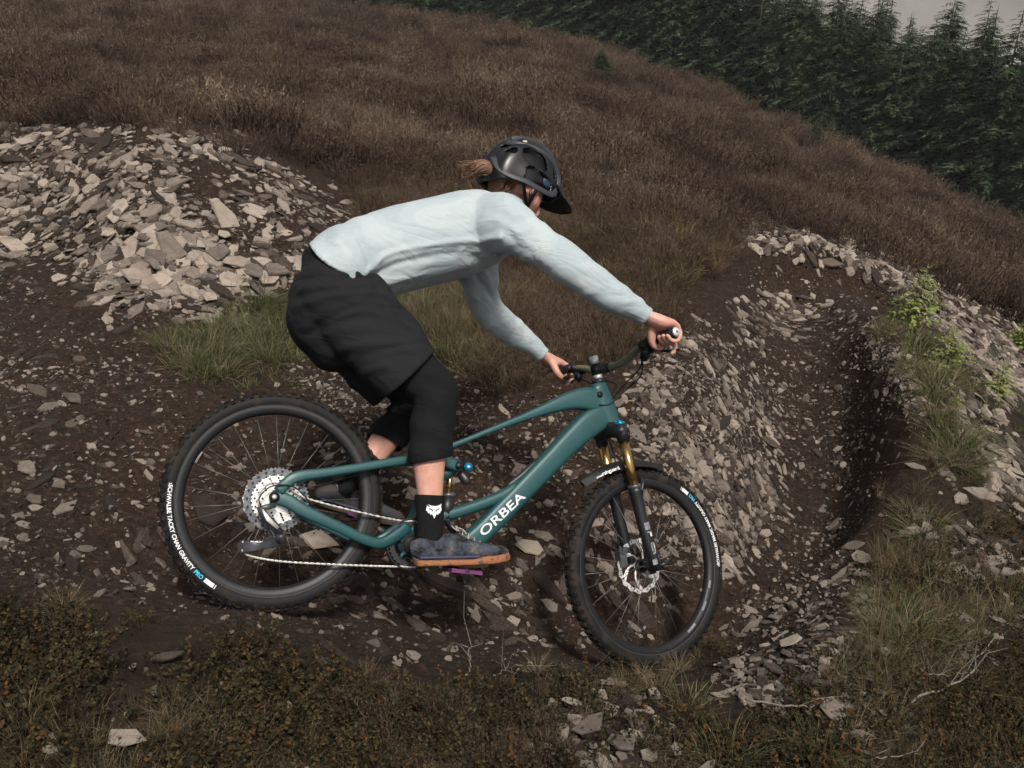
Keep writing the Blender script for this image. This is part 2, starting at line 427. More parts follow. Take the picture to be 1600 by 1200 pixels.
def tone_mat(name, cols, rough=.9, rnd=.35, trans=0.0, nscale=0.0):
    """colour picked along a ramp by the piece's own tone plus a per-plant random shift"""
    m = bpy.data.materials.new(name); m.use_nodes = True
    nt = m.node_tree; ns = nt.nodes; lk = nt.links; b = ns['Principled BSDF']
    b.inputs['Roughness'].default_value = rough; b.inputs['Specular IOR Level'].default_value = .15
    at_ = ns.new('ShaderNodeAttribute'); at_.attribute_name = 'tone'
    oi = ns.new('ShaderNodeObjectInfo')
    mx = ns.new('ShaderNodeMath'); mx.operation = 'MULTIPLY_ADD'; mx.inputs[1].default_value = rnd; lk.new(oi.outputs['Random'], mx.inputs[0])
    ms = ns.new('ShaderNodeMath'); ms.operation = 'MULTIPLY'; ms.inputs[1].default_value = 1 - rnd; lk.new(at_.outputs['Fac'], ms.inputs[0]); lk.new(ms.outputs[0], mx.inputs[2])
    src = mx.outputs[0]
    if nscale:
        ge = ns.new('ShaderNodeNewGeometry'); nz = ns.new('ShaderNodeTexNoise'); nz.inputs['Scale'].default_value = nscale; nz.inputs['Detail'].default_value = 3
        lk.new(ge.outputs['Position'], nz.inputs['Vector'])
        m2 = ns.new('ShaderNodeMath'); m2.operation = 'MULTIPLY_ADD'; m2.inputs[1].default_value = 1.5; m2.inputs[2].default_value = -.78; lk.new(nz.outputs['Fac'], m2.inputs[0])
        m3 = ns.new('ShaderNodeMath'); m3.operation = 'ADD'; m3.use_clamp = True; lk.new(src, m3.inputs[0]); lk.new(m2.outputs[0], m3.inputs[1]); src = m3.outputs[0]
    r = ns.new('ShaderNodeValToRGB'); el = r.color_ramp.elements
    while len(el) < len(cols): el.new(.5)
    for e, (p, c) in zip(el, cols): e.position = p; e.color = (*c, 1)
    lk.new(src, r.inputs[0]); lk.new(r.outputs[0], b.inputs['Base Color'])
    if trans:
        tr = ns.new('ShaderNodeBsdfTranslucent'); lk.new(r.outputs[0], tr.inputs['Color'])
        ad = ns.new('ShaderNodeMixShader'); ad.inputs[0].default_value = trans
        lk.new(b.outputs[0], ad.inputs[1]); lk.new(tr.outputs[0], ad.inputs[2]); lk.new(ad.outputs[0], ns['Material Output'].inputs['Surface'])
    return m

def gn_scatter(name, P, E, S, I, meshes, label, cat=None):
    """one 'stuff' object: a mesh instanced on each of many ground points"""
    me = bpy.data.meshes.new(name); n = len(P)
    me.vertices.add(n); me.vertices.foreach_set('co', np.asarray(P, np.float32).ravel())
    S = np.asarray(S, float); S = np.repeat(S[:, None], 3, 1) if S.ndim == 1 else S
    a = me.attributes.new('rot', 'FLOAT_VECTOR', 'POINT'); a.data.foreach_set('vector', np.asarray(E, np.float32).ravel())
    a = me.attributes.new('scl', 'FLOAT_VECTOR', 'POINT'); a.data.foreach_set('vector', S.astype(np.float32).ravel())
    a = me.attributes.new('idx', 'INT', 'POINT'); a.data.foreach_set('value', np.asarray(I, np.int32))
    o = link(name, me)
    ng = bpy.data.node_groups.new(name + '_nodes', 'GeometryNodeTree')
    ng.interface.new_socket('Geometry', in_out='INPUT', socket_type='NodeSocketGeometry')
    ng.interface.new_socket('Geometry', in_out='OUTPUT', socket_type='NodeSocketGeometry')
    N = ng.nodes; gi = N.new('NodeGroupInput'); go = N.new('NodeGroupOutput')
    iop = N.new('GeometryNodeInstanceOnPoints'); iop.inputs['Pick Instance'].default_value = True
    jn = N.new('GeometryNodeJoinGeometry')
    for k, mesh in enumerate(meshes):
        src = bpy.data.objects.new(name + '_piece', mesh)       # not linked to the scene: only a source of shape
        oi = N.new('GeometryNodeObjectInfo'); oi.inputs['Object'].default_value = src; oi.inputs['As Instance'].default_value = True
        ng.links.new(oi.outputs['Geometry'], jn.inputs[0])
    def att(nm, ty):
        q = N.new('GeometryNodeInputNamedAttribute'); q.data_type = ty; q.inputs['Name'].default_value = nm; return q.outputs['Attribute']
    er = N.new('FunctionNodeEulerToRotation'); ng.links.new(att('rot', 'FLOAT_VECTOR'), er.inputs[0])
    ng.links.new(gi.outputs[0], iop.inputs['Points']); ng.links.new(jn.outputs[0], iop.inputs['Instance'])
    ng.links.new(att('idx', 'INT'), iop.inputs['Instance Index']); ng.links.new(er.outputs[0], iop.inputs['Rotation']); ng.links.new(att('scl', 'FLOAT_VECTOR'), iop.inputs['Scale'])
    ng.links.new(iop.outputs[0], go.inputs[0])
    md = o.modifiers.new('scatter', 'NODES'); md.node_group = ng
    return tag(o, label, cat, kind='stuff')

def eul(nv, yaw, tilt_ax=None, tilt=0.0):
    """euler that lays local Z along nv, turned by yaw, then tipped"""
    q = Vector((0, 0, 1)).rotation_difference(Vector(nv)).to_matrix() @ Matrix.Rotation(yaw, 3, 'Z')
    if tilt_ax is not None: q = Matrix.Rotation(tilt, 3, Vector(tilt_ax)) @ q
    return q.to_euler()

# ================================================================== slate
def slate_mat():
    m = mat('slate', [(.14, (.045, .034, .028)), (.36, (.135, .108, .088)), (.55, (.215, .175, .144)), (.74, (.305, .255, .21)), (.88, (.20, .130, .088))], .88, 4.0, 7, .8, 30, objrand=.55)
    return m
SLATE = slate_mat()
MUDDY = mat('muddy_slate', [(.25, (.016, .0105, .0075)), (.5, (.036, .0245, .018)), (.7, (.11, .083, .064))], .95, 7, 6, .9, 34, objrand=.35)
def plate_mesh(seed, n=6, thick=.14, elong=1.0, m=None):
    r = random.Random(seed); A = sorted(r.uniform(-.32, .32) + 2 * PI * k / n for k in range(n))
    rad = [r.uniform(.36, .56) for _ in A]
    P = [(math.cos(a) * q * elong, math.sin(a) * q) for a, q in zip(A, rad)]
    t = thick; V = []; tx, ty = r.uniform(-.12, .12), r.uniform(-.12, .12)
    for (x, y) in P: V.append((x * r.uniform(.94, 1.02), y * r.uniform(.94, 1.02), -t / 2))
    for (x, y) in P: V.append((x * r.uniform(.98, 1.06), y * r.uniform(.98, 1.06), t * .1 + r.uniform(-.1, .1) * t))
    for (x, y) in P: V.append((x * r.uniform(.82, .96), y * r.uniform(.82, .96), t / 2 + tx * x * 1.2 + ty * y * 1.2 + r.uniform(-.12, .12) * t))
    # a split step across the top face
    k = r.randrange(n); V.append((P[k][0] * .2, P[k][1] * .2, t / 2 + r.uniform(-.1, .15) * t))
    F = [tuple(range(n))[::-1]]
    for q in (0, 1):
        for i in range(n):
            j = (i + 1) % n; F.append((q * n + i, q * n + j, (q + 1) * n + j, (q + 1) * n + i))
    for i in range(n): F.append((2 * n + i, 2 * n + (i + 1) % n, 3 * n))
    return mk_mesh('slate_piece', V, F, m or SLATE)
PLATES = [plate_mesh(s, random.Random(s).choice([4, 5, 5, 6, 7]), random.Random(s * 3).uniform(.06, .17), random.Random(s * 7).uniform(1.0, 1.75)) for s in range(22)]
SHARDS = [plate_mesh(100 + s, 5, random.Random(s).uniform(.14, .3), random.Random(s * 5).uniform(1.9, 3.2)) for s in range(6)]
LUMPS = [plate_mesh(200 + s, 6, random.Random(s).uniform(.4, .7), 1.1) for s in range(6)]
MUDP = [plate_mesh(300 + s, 6, random.Random(s).uniform(.2, .32), random.Random(s * 5).uniform(2.0, 3.4), MUDDY) for s in range(6)] + [plate_mesh(320 + s, 5, .2, 1.3, MUDDY) for s in range(4)]
ALLP = PLATES + SHARDS + LUMPS + MUDP
ELONG = [max(v.co.x for v in m.vertices) - min(v.co.x for v in m.vertices) for m in ALLP]
NPL, NSH = len(PLATES), len(SHARDS)

stones = []      # x, y, z, size, mesh index, euler, patch
def spread(patch, poly, n, smin, smax, seed, tilt=.35, kinds=(.8, .12, .08), lift=.10, pw=2.2, yaw0=None, yjit=PI, clump=0, mud=.12, edge=False):
    P = sample(poly, n, seed); r = np.random.default_rng(seed)
    if clump:
        keep = fbm(P[:, 0] * clump, P[:, 1] * clump, 0, 3, seed) > -.15 + r.normal(size=len(P)) * .2; P = P[keep]
    if patch == 'pile':                       # soil shows through on the right shoulder of the heap
        dk = in_poly(P[:, 0], P[:, 1], PILE_SOIL); P = P[~dk | (r.random(len(P)) < .30)]
    NV = nrm(P[:, 0], P[:, 1])
    for p, nv in zip(P, NV):
        s = smin + (smax - smin) * r.random() ** pw
        u = r.random()
        k = r.integers(NPL) if u < kinds[0] else NPL + r.integers(NSH) if u < kinds[0] + kinds[1] else (NPL + NSH + r.integers(len(LUMPS)) if s < .07 else r.integers(NPL))
        if r.random() < mud: k = NPL + NSH + len(LUMPS) + (r.integers(6) if mud > .5 else 6 + r.integers(4))
        yw = r.uniform(-PI, PI) if yaw0 is None else yaw0 + r.normal() * yjit
        ax = r.normal(size=3); ax /= np.linalg.norm(ax)
        if edge: ax = np.array([math.cos(yw), math.sin(yw), 0]); e = eul(nv, yw, ax, r.choice([-1, 1]) * r.uniform(.35, 1.0))
        else: e = eul(nv, yw, ax, r.normal() * tilt)
        stones.append((p[0], p[1], p[2] + s * lift * r.uniform(-.2, 1), s, int(k), e, patch))

_pw, _ = ground_hit([285,360,430,470,440,370,310,270], [250,262,300,350,420,405,350,300]); PILE_SOIL = _pw[:, :2]
PILE = [(-200,222),(0,202),(100,195),(200,202),(330,215),(430,262),(540,314),(552,342),(480,400),(455,450),(390,465),(300,480),(210,470),(130,440),(60,400),(-200,420)]
spread('pile', PILE, 3500, .016, .10, 1, .30, lift=.16, pw=2.2, mud=.28)
spread('pile', PILE, 1900, .010, .045, 22, .4, lift=.5, pw=1.8, mud=.2)
spread('pile', [(150,330),(250,290),(330,330),(455,400),(455,445),(330,470),(200,455),(140,400)], 130, .08, .17, 2, .34, lift=.34, pw=1.5, mud=.05)
spread('pile', [(140,420),(400,440),(400,475),(320,500),(200,495),(120,470)], 170, .03, .11, 21, .3)
spread('bank', [(-200,400),(130,430),(200,490),(330,520),(160,560),(0,640),(-200,640)], 420, .012, .065, 3, .3, pw=3.4, clump=1.2)
SCREE = [(1045,500),(1105,510),(1175,565),(1215,640),(1215,740),(1175,830),(1125,900),(1060,800),(1000,680),(1000,600),(1030,550)]
spread('scree', SCREE, 1700, .012, .075, 4, .16, lift=.10, pw=2.4, yaw0=-.6, yjit=.8, clump=1.6, mud=.25)
spread('scree', [(1030,490),(1110,500),(1185,555),(1235,640),(1235,760),(1190,860),(1125,920),(1040,820),(980,690),(985,600)], 2000, .008, .036, 41, .22, lift=.2, pw=1.8, yaw0=-.6, yjit=.9, mud=.1)
spread('scree', [(960,600),(1060,560),(1160,620),(1220,760),(1150,900),(900,900),(860,740)], 900, .010, .06, 5, .3, pw=2.8, clump=1.3, mud=.25)
CREST = [(1140,348),(1220,345),(1300,372),(1420,415),(1570,520),(1620,600),(1560,625),(1490,530),(1390,430),(1290,392),(1200,378),(1150,366)]
spread('crest', CREST, 2300, .03, .10, 6, .35, lift=.15, pw=2.2, mud=.3)
spread('crest', [(1440,415),(1520,430),(1620,490),(1620,510),(1500,445)], 260, .05, .13, 61, .35, lift=.2, mud=.3)
spread('crest', [(1555,395),(1620,400),(1620,430),(1580,420)], 120, .06, .16, 62, .35, lift=.2)
spread('trail', [(1150,472),(1250,478),(1335,486),(1310,504),(1220,515),(1150,510)], 300, .02, .085, 7, .25, lift=.15)
spread('trail', [(1140,420),(1390,430),(1390,480),(1230,600),(1380,700),(1340,830),(1180,880),(1240,700),(1150,520)], 360, .010, .055, 8, .25, pw=3.4, clump=1.2)
spread('ridge', [(1335,508),(1425,545),(1450,650),(1400,610)], 420, .012, .045, 9, .35, mud=.4)
spread('ridge', [(1490,600),(1620,660),(1620,790),(1530,740),(1480,660)], 330, .025, .11, 10, .35, lift=.2, pw=1.9, mud=.25, clump=1.4)
spread('ridge', [(1400,760),(1480,700),(1620,740),(1620,900),(1480,900),(1350,870)], 330, .012, .085, 11, .3, clump=2.5)
spread('ridge', [(1400,790),(1560,760),(1620,880),(1600,1000),(1400,1010),(1290,930)], 620, .007, .05, 52, .3, lift=.7, pw=2.6, clump=1.8)
spread('verge', [(1150,990),(1240,940),(1330,1000),(1270,1090),(1150,1090)], 380, .007, .04, 53, .3, lift=.7, pw=2.2)
spread('verge', [(1170,930),(1330,870),(1420,960),(1260,1110),(1120,1090),(1140,990)], 700, .008, .045, 12, .3, clump=3, lift=.35, pw=2.6)
spread('verge', [(1420,880),(1620,860),(1620,1000),(1480,1080),(1300,1100)], 110, .010, .05, 13, .3, clump=3, lift=.5)
spread('verge', [(860,1090),(1000,1070),(1060,1120),(1000,1210),(840,1210)], 150, .010, .055, 14, .3, lift=.6, pw=2.6)
spread('verge', [(0,1000),(860,1080),(860,1220),(0,1220)], 130, .006, .03, 15, .3, lift=1.0)
spread('verge', [(860,1060),(1100,1040),(1300,1060),(1560,1000),(1600,1200),(860,1210)], 300, .006, .035, 51, .3, lift=.9, pw=2.4, clump=2)
TRAIL = [(-200,560),(230,580),(420,600),(640,560),(780,610),(960,640),(1100,900),(1060,990),(900,1020),(600,1040),(400,970),(200,940),(-200,900)]
spread('trail', [(420,700),(640,680),(900,660),(1010,720),(1080,900),(1000,1000),(700,1000),(420,940),(330,800)], 520, .012, .05, 30, .2, pw=2.4, lift=.12, mud=.15)
spread('trail', [(1180,420),(1390,450),(1400,560),(1380,740),(1240,900),(1150,930),(1230,700),(1160,540)], 200, .010, .05, 31, .2, pw=2.6, lift=.12, mud=.2)
spread('trail', TRAIL, 850, .008, .045, 16, .25, pw=3.4, lift=.10, clump=1.1, mud=.3)
spread('trail', [(-200,600),(250,600),(270,800),(180,880),(-200,860)], 190, .010, .055, 17, .25, pw=2.6, lift=.12, clump=1.6)
spread('trail', [(450,560),(640,560),(760,600),(700,660),(560,700),(470,620)], 360, .008, .034, 18, .25, pw=2.4, lift=.2)
spread('trail', [(560,900),(1000,840),(1060,980),(760,1030),(520,1010)], 80, .02, .07, 19, .12, yaw0=-.75, yjit=.15, lift=.05, pw=1.4, mud=1.0, edge=True)
spread('trail', [(-100,860),(260,820),(330,940),(200,930),(-100,880)], 14, .03, .07, 20, .12, yaw0=-.9, yjit=.2, lift=.05, mud=1.0, edge=True)

def slab(px, py, L, Wd, ang, patch, label, tilt=.15, k=None, lift=.2, seed=0):
    """one stone the photograph shows clearly: centre, length and width in pixels, direction of its long side"""
    (p,), ok = ground_hit([px], [py]); d = np.linalg.norm(p - CAMLOC)
    (q,), _ = ground_hit([px + 20 * math.cos(math.radians(ang))], [py + 20 * math.sin(math.radians(ang))])
    nv = nrm(p[0], p[1]); yaw = math.atan2(q[1] - p[1], q[0] - p[0])
    r = random.Random(seed + int(px) * 7 + int(py)); s = L / FPX * d * .80
    asp = L / Wd
    k = k if k is not None else (r.randrange(NPL) if asp < 2.2 else NPL + NSH + len(LUMPS) + r.randrange(6) if patch == 'trail' else NPL + r.randrange(NSH))
    s /= ELONG[k]
    e = eul(nv, yaw, (r.uniform(-1, 1), r.uniform(-1, 1), 0.1), r.uniform(-tilt, tilt))
    stones.append((p[0], p[1], p[2] + s * .12 * lift + (.03 if patch == 'verge' else .012 if patch == 'trail' else 0), s, k, e, ('one', patch, label)))
for a in [
 (325,800,80,50,58,'trail','broad dull slab on the dirt seen through the rear wheel, left of the cassette'),
 (498,850,80,50,20,'trail','blunt pale stone on the dirt seen through the rear wheel below the chainstay'),
 (300,720,50,30,-20,'trail','pale flat stone seen through the upper left spokes of the rear wheel'),
 (700,920,110,45,35,'trail','long layered slab half buried under the right shoe'),
 (760,950,100,30,38,'trail','layered grey slab half buried between the two wheels'),
 (650,980,80,25,35,'trail','low dirt covered slab behind the rear tyre'),
 (860,925,90,22,50,'trail','narrow pale slab edge left of the front wheel'),
 (830,860,60,35,10,'trail','small pale stone in front of the toe of the shoe'),
 (1000,960,110,16,45,'trail','thin slab edge slanting behind the front wheel'),
 (960,940,70,14,50,'trail','short thin slab edge behind the front wheel spokes'),
 (1105,742,58,60,60,'scree','large pointed slate leaning above the front tyre'),
 (1075,825,45,30,20,'scree','square pale slate seen inside the right side of the front wheel'),
 (985,815,45,30,50,'scree','tan slate seen behind the fork leg'),
 (1300,1122,66,62,60,'verge','large pale five sided slate lying alone in the bottom right vegetation'),
 (1235,1012,58,45,-60,'verge','tilted pale slate above the small gravel patch at bottom right'),
 (1500,975,50,38,70,'verge','reddish heart shaped slate in the dark plants at the right edge'),
 (1345,880,45,25,20,'verge','rounded stone where the trail bank meets the plants'),
 (1495,830,45,40,20,'ridge','bright white block among the stones on the right bank'),
 (920,1145,90,26,-20,'verge','long grey slate standing out of the bottom plants'),
 (970,1175,50,42,20,'verge','pale angular stone at the bottom edge right of the long slate'),
 (895,1110,40,28,10,'verge','small pale triangular slate above the long grey slate'),
 (200,1170,70,34,15,'verge','broken pale stone at the bottom left edge among the plants'),
 (85,1180,60,24,80,'verge','upright grey stone at the lower left corner'),
 (1350,1165,55,35,10,'verge','speckled stone under the twigs at bottom right'),
 (205,395,70,95,70,'pile','large tan slate standing on the face of the stone pile'),
 (270,400,80,50,15,'pile','wide tan slate near the middle of the stone pile'),
 (270,425,80,30,-25,'pile','dark edged slate tipped against the wide tan slate'),
 (190,325,45,50,60,'pile','grey squarish slate high on the stone pile'),
 (360,420,75,30,-10,'pile','long tan slate at the right foot of the stone pile'),
 (262,455,80,30,-20,'pile','long flat slate at the foot of the stone pile'),
 (375,462,70,28,5,'pile','flat tan slate lying at the top of the green grass'),
 (325,500,40,40,30,'pile','pale pinkish block beside the green grass'),
 (400,330,50,35,40,'pile','leaning slate on the dark right side of the stone pile'),
 (345,390,60,38,30,'pile','angled tan slate right of the wide slate on the pile'),
 (45,735,40,48,70,'trail','tan upright stone in the dirt near the left edge'),
 (115,625,45,35,30,'trail','square stone in the dirt below the stone pile'),
 (55,785,34,34,20,'trail','rounded stone in the dirt at the lower left'),
 (205,925,30,34,60,'trail','pale diamond shaped stone in the dirt left of the rear tyre'),
 (330,930,50,46,60,'trail','brown block under the rear tyre at its lower left'),
 (275,850,120,20,60,'trail','long dark slab edge left of the rear tyre'),
 (1205,695,70,18,30,'trail','long thin slate at the edge of the scree beside the trail'),
]: slab(*a, k=(NPL + NSH + len(LUMPS) + 7 if a[6].startswith('broad dull') else None))

# the largest pieces in view are things of their own, the remainder is one mass
SX = np.array([s[:3] for s in stones]); SS = np.array([s[3] for s in stones])
_dep = (SX[:, 1]) * CP - (SX[:, 2] - 2.0) * SP
_pxx = 800 + FPX * SX[:, 0] / _dep
_pxy = 600 - FPX * (SX[:, 1] * SP + (SX[:, 2] - 2.0) * CP) / _dep
_big = SS * FPX / _dep * ((_pxx > 0) & (_pxx < 1600) & (_pxy > 0) & (_pxy < 1200))
_one = np.array([isinstance(s[6], tuple) for s in stones])
_order = np.argsort(-np.where(_one, 1e6, _big)); solo = set(_order[:300].tolist())
PATCH = {'pile': ('flat tan slate piece in the heap of stones at upper left', 'slates heaped at upper left'),
         'bank': ('small slate piece on the dirt below the stone heap', 'slates below the heap'),
         'scree': ('flat slate piece on the stony slope behind the front wheel', 'slates on the slope behind the front wheel'),
         'crest': ('slate piece on the stony crest of the far bend', 'slates on the far bend'),
         'trail': ('small slate piece lying on the dirt trail', 'slates on the dirt trail'),
         'ridge': ('slate piece on the grassy bank at the right', 'slates on the right bank'),
         'verge': ('pale slate piece among the plants at the bottom of the picture', 'slates among the foreground plants')}
def zf(s): return min(1.0, (.085 / s) ** .6) if s > .085 else 1.0
RANK = ['largest', 'second largest', 'third largest', 'fourth largest', 'fifth largest', 'sixth largest', 'seventh largest', 'eighth largest', 'ninth largest', 'tenth largest']
ZONE = {'pile': lambda x, y: ('upper' if y < 270 else 'middle' if y < 370 else 'lower') + (' left' if x < 150 else ' centre' if x < 300 else ' right') + ' of the stone heap',
        'bank': lambda x, y: 'on the dirt below the stone heap, ' + ('left' if x < 120 else 'right'),
        'scree': lambda x, y: ('top' if y < 640 else 'foot') + ' of the stony slope behind the front wheel',
        'crest': lambda x, y: ('near' if x > 1400 else 'far') + ' end of the stony crest of the bend',
        'trail': lambda x, y: 'dirt trail ' + ('left of the rear wheel' if x < 280 else 'behind the rear wheel' if x < 600 else 'between the wheels' if x < 890 else 'behind the front wheel' if x < 1140 else 'in the bend at right'),
        'ridge': lambda x, y: ('upper' if y < 720 else 'lower') + ' part of the grassy bank at right',
        'verge': lambda x, y: 'plants at the ' + ('bottom left' if x < 600 else 'bottom middle' if x < 1080 else 'bottom right')}
_cnt = {}
for i in _order[:300]:
    x, y, z, s, k, e, pt = stones[i]
    o = link('slate', ALLP[k], loc=(x, y, z)); o.rotation_euler = e; o.scale = (s, s, s * zf(s))
    if isinstance(pt, tuple): tag(o, pt[2], 'stone'); continue
    zn = ZONE[pt](_pxx[i], _pxy[i]); n_ = _cnt.get(zn, 0); _cnt[zn] = n_ + 1
    pre = {'pile': 'flat slate in the ', 'bank': 'slate piece ', 'scree': 'flat slate at the ', 'crest': 'slate at the ', 'trail': 'slate piece on the ', 'ridge': 'slate on the ', 'verge': 'pale slate among the '}[pt]
    tag(o, (RANK[n_] + ' ' if n_ < 10 else 'smaller ') + pre + zn, 'stone', PATCH[pt][1])
rest = [s for i, s in enumerate(stones) if i not in solo]
gn_scatter('slate_rubble', [s[:3] for s in rest], [tuple(s[5]) for s in rest], [(s[3], s[3], s[3] * zf(s[3])) for s in rest], [s[4] for s in rest], ALLP, 'mass of smaller slate pieces over the trail and banks')
# gravel
_g = []
for poly, n, sd in [(TRAIL, 5200, 1), (SCREE, 2500, 2), ([(-200,440),(140,440),(330,520),(230,600),(-200,620)], 1800, 3), ([(1140,400),(1400,440),(1380,700),(1340,850),(1150,960),(1240,700),(1150,520)], 2500, 4),
                    (CREST, 1500, 5), ([(1330,505),(1440,560),(1450,700),(1400,640)], 900, 6), ([(1120,960),(1330,870),(1420,960),(1250,1110),(1120,1090)], 1800, 7), ([(200,250),(430,260),(552,342),(455,450),(300,480)], 1800, 8), ([(430,560),(780,600),(960,640),(880,760),(560,720)], 2600, 9)]:
    P = sample(poly, n, 300 + sd); cl = fbm(P[:, 0] * 2.2, P[:, 1] * 2.2, 0, 3, 70 + sd); _g.append(P[cl + rng.normal(size=len(P)) * .25 > -.35])
_g = np.vstack(_g); n = len(_g)
_gs = .004 + .020 * rng.random(n) ** 3.0
gn_scatter('gravel', _g + np.stack([0 * _gs, 0 * _gs, _gs * .15], 1), rng.uniform(-PI, PI, (n, 3)) * [.18, .18, 1], _gs, rng.integers(0, len(ALLP), n), ALLP, 'fine slate gravel strewn over the dirt')
_c = np.vstack([sample(TRAIL, 5200, 401), sample([(1140,400),(1400,440),(1380,700),(1340,850),(1150,960),(1240,700),(1150,520)], 2200, 402), sample(SCREE, 900, 403), sample([(320,925),(490,930),(500,985),(330,980)], 220, 405, 4), sample([(920,1005),(1070,990),(1070,1040),(930,1050)], 180, 406, 4), sample([(-200,440),(140,440),(330,520),(230,600),(-200,620)], 900, 404)]); n = len(_c)
_cs = .005 + .024 * rng.random(n) ** 2.6
gn_scatter('soil_crumbs', _c, rng.uniform(-PI, PI, (n, 3)), _cs, rng.integers(0, 4, n), MUDP[6:], 'crumbs of dark soil on the trail')
# ================================================================== the mountain bike, in its own frame: x forward, y to its left, z up
BM = Matrix(((BF[0], -BN[0], BU[0], RA[0]), (BF[1], -BN[1], BU[1], RA[1]), (BF[2], -BN[2], BU[2], RA[2]), (0, 0, 0, 1)))
def speckle(name, base, mud=(.10, .075, .055), amount=.62, rough=.4, metal=0.0, coat=0.0, scale=30, spec=.4, var=.12):
    """paint with dusty mud flecks"""
    m = bpy.data.materials.new(name); m.use_nodes = True
    nt = m.node_tree; ns = nt.nodes; lk = nt.links; b = ns['Principled BSDF']
    b.inputs['Metallic'].default_value = metal; b.inputs['Specular IOR Level'].default_value = spec
    if coat: b.inputs['Coat Weight'].default_value = coat; b.inputs['Coat Roughness'].default_value = .3
    tc = ns.new('ShaderNodeTexCoord')
    def nz(s, d): 
        n = ns.new('ShaderNodeTexNoise'); n.inputs['Scale'].default_value = s; n.inputs['Detail'].default_value = d; n.inputs['Roughness'].default_value = .65; lk.new(tc.outputs['Object'], n.inputs['Vector']); return n.outputs['Fac']
    r = ns.new('ShaderNodeMapRange'); r.inputs[1].default_value = amount; r.inputs[2].default_value = amount + .07; lk.new(nz(scale, 6), r.inputs[0])
    v = ns.new('ShaderNodeValToRGB'); v.color_ramp.elements[0].position = .3; v.color_ramp.elements[1].position = .7
    v.color_ramp.elements[0].color = (*[c * (1 - var) for c in base], 1); v.color_ramp.elements[1].color = (*[c * (1 + var) for c in base], 1); lk.new(nz(5, 4), v.inputs[0])
    mx = ns.new('ShaderNodeMix'); mx.data_type = 'RGBA'; lk.new(r.outputs[0], mx.inputs[0]); lk.new(v.outputs[0], mx.inputs[6]); mx.inputs[7].default_value = (*mud, 1)
    lk.new(mx.outputs[2], b.inputs['Base Color'])
    rr = ns.new('ShaderNodeMapRange'); rr.inputs[3].default_value = rough; rr.inputs[4].default_value = .9; lk.new(r.outputs[0], rr.inputs[0]); lk.new(rr.outputs[0], b.inputs['Roughness'])
    return m
TEAL = speckle('teal_paint', (.010, .050, .053), (.060, .048, .038), .66, .48, .1, .12, 75, .35)
BLACKM = speckle('black_alloy', (.009, .009, .0098), (.05, .039, .030), .66, .42, 0, 0, 45)
BLACKG = mat('black_plastic', [(0, (.0065, .0065, .007))], .5, spec=.25)
RUBBER = speckle('muddy_rubber', (.0065, .0064, .0063), (.022, .017, .0135), .52, .7, 0, 0, 16, .22)
KNOB = speckle('tread_rubber', (.0085, .0075, .0066), (.026, .019, .0145), .50, .9, 0, 0, 18, .1)
RIMM = mat('rim_black', [(0, (.007, .007, .0075))], .5, spec=.35)
SILVER = mat('steel', [(.3, (.50, .48, .45)), (.7, (.74, .71, .67))], .36, 60, 3, metal=.55)
GREYM = mat('dark_alloy', [(.3, (.06, .062, .068)), (.7, (.14, .142, .15))], .4, 40, 3, metal=.6)
GOLD = mat('gold_coating', [(.3, (.36, .215, .075)), (.7, (.46, .29, .11))], .22, 20, 2, metal=.95)
SPOKE = mat('spoke_steel', [(0, (.10, .095, .09))], .35, metal=.5)
RIM_HL = mat('rim_highlight', [(0, (.035, .035, .037))], .45)
CHAINM = mat('chain_steel', [(.3, (.24, .23, .21)), (.7, (.46, .44, .41))], .4, 90, 3, metal=.5)
DERM = mat('derailleur_alloy', [(.3, (.022, .023, .026)), (.7, (.055, .057, .063))], .4, 40, 3, metal=.3)
BLUEA = mat('blue_anodised', [(0, (.01, .22, .42))], .25, metal=.6)
OLIVE = mat('olive_paint', [(.3, (.105, .105, .065)), (.7, (.135, .132, .085))], .5, 20, 3)
PINK = mat('pink_anodised', [(.42, (.02, .016, .018)), (.58, (.13, .035, .10))], .35, metal=.3)
PRINTW = mat('white_print', [(.3, (.48, .48, .48)), (.7, (.66, .66, .66))], .6, 60, 4)
PRINTB = mat('blue_print', [(0, (.03, .36, .55))], .6)
PRINTG = mat('grey_print', [(.3, (.11, .11, .115)), (.7, (.2, .2, .21))], .6, 50, 4)
bike = empty('mountain_bike', matrix=BM)
tag(bike, 'teal full suspension mountain bike leaning into the turn under the rider', 'bicycle')
# steering: the front end is turned towards the rider's left
S0 = np.array([1.15, 0, .46]); SA = np.array([-.388, 0, .922]); SA /= np.linalg.norm(SA); STEER = math.radians(9.5)
SR = np.array(Matrix.Rotation(STEER, 3, Vector(SA)))
def st(p): return SR @ (np.asarray(p, float) - S0) + S0
class SB(MB):
    def build(s, *a, **k):
        s.v = [tuple(st(p)) for p in s.v]; return MB.build(s, *a, **k)

def part(name, m, parent, pieces, steer=False, smooth=True):
    mb = SB() if steer else MB()
    for p in pieces: mb.add(*p)
    return mb.build(name, m, parent, smooth)
def sweep(P, n=20, seg=16, power=2.6):
    """P rows: x, y, z, half width across the bike, half height in its plane"""
    C = catmull(P, n); return tube(C[:, :3], C[:, 3:5], seg, (0, 0, 1), True, power)
def rod(a, b, r, seg=14, r2=None): return tube([a, b], [r, r if r2 is None else r2], seg)
def disc(c, ax, r, t, seg=24):
    c = np.asarray(c, float); ax = np.asarray(ax, float); return tube([c - ax * t / 2, c + ax * t / 2], [r, r], seg, (.3, .2, 1))
Y = np.array([0, 1.0, 0])

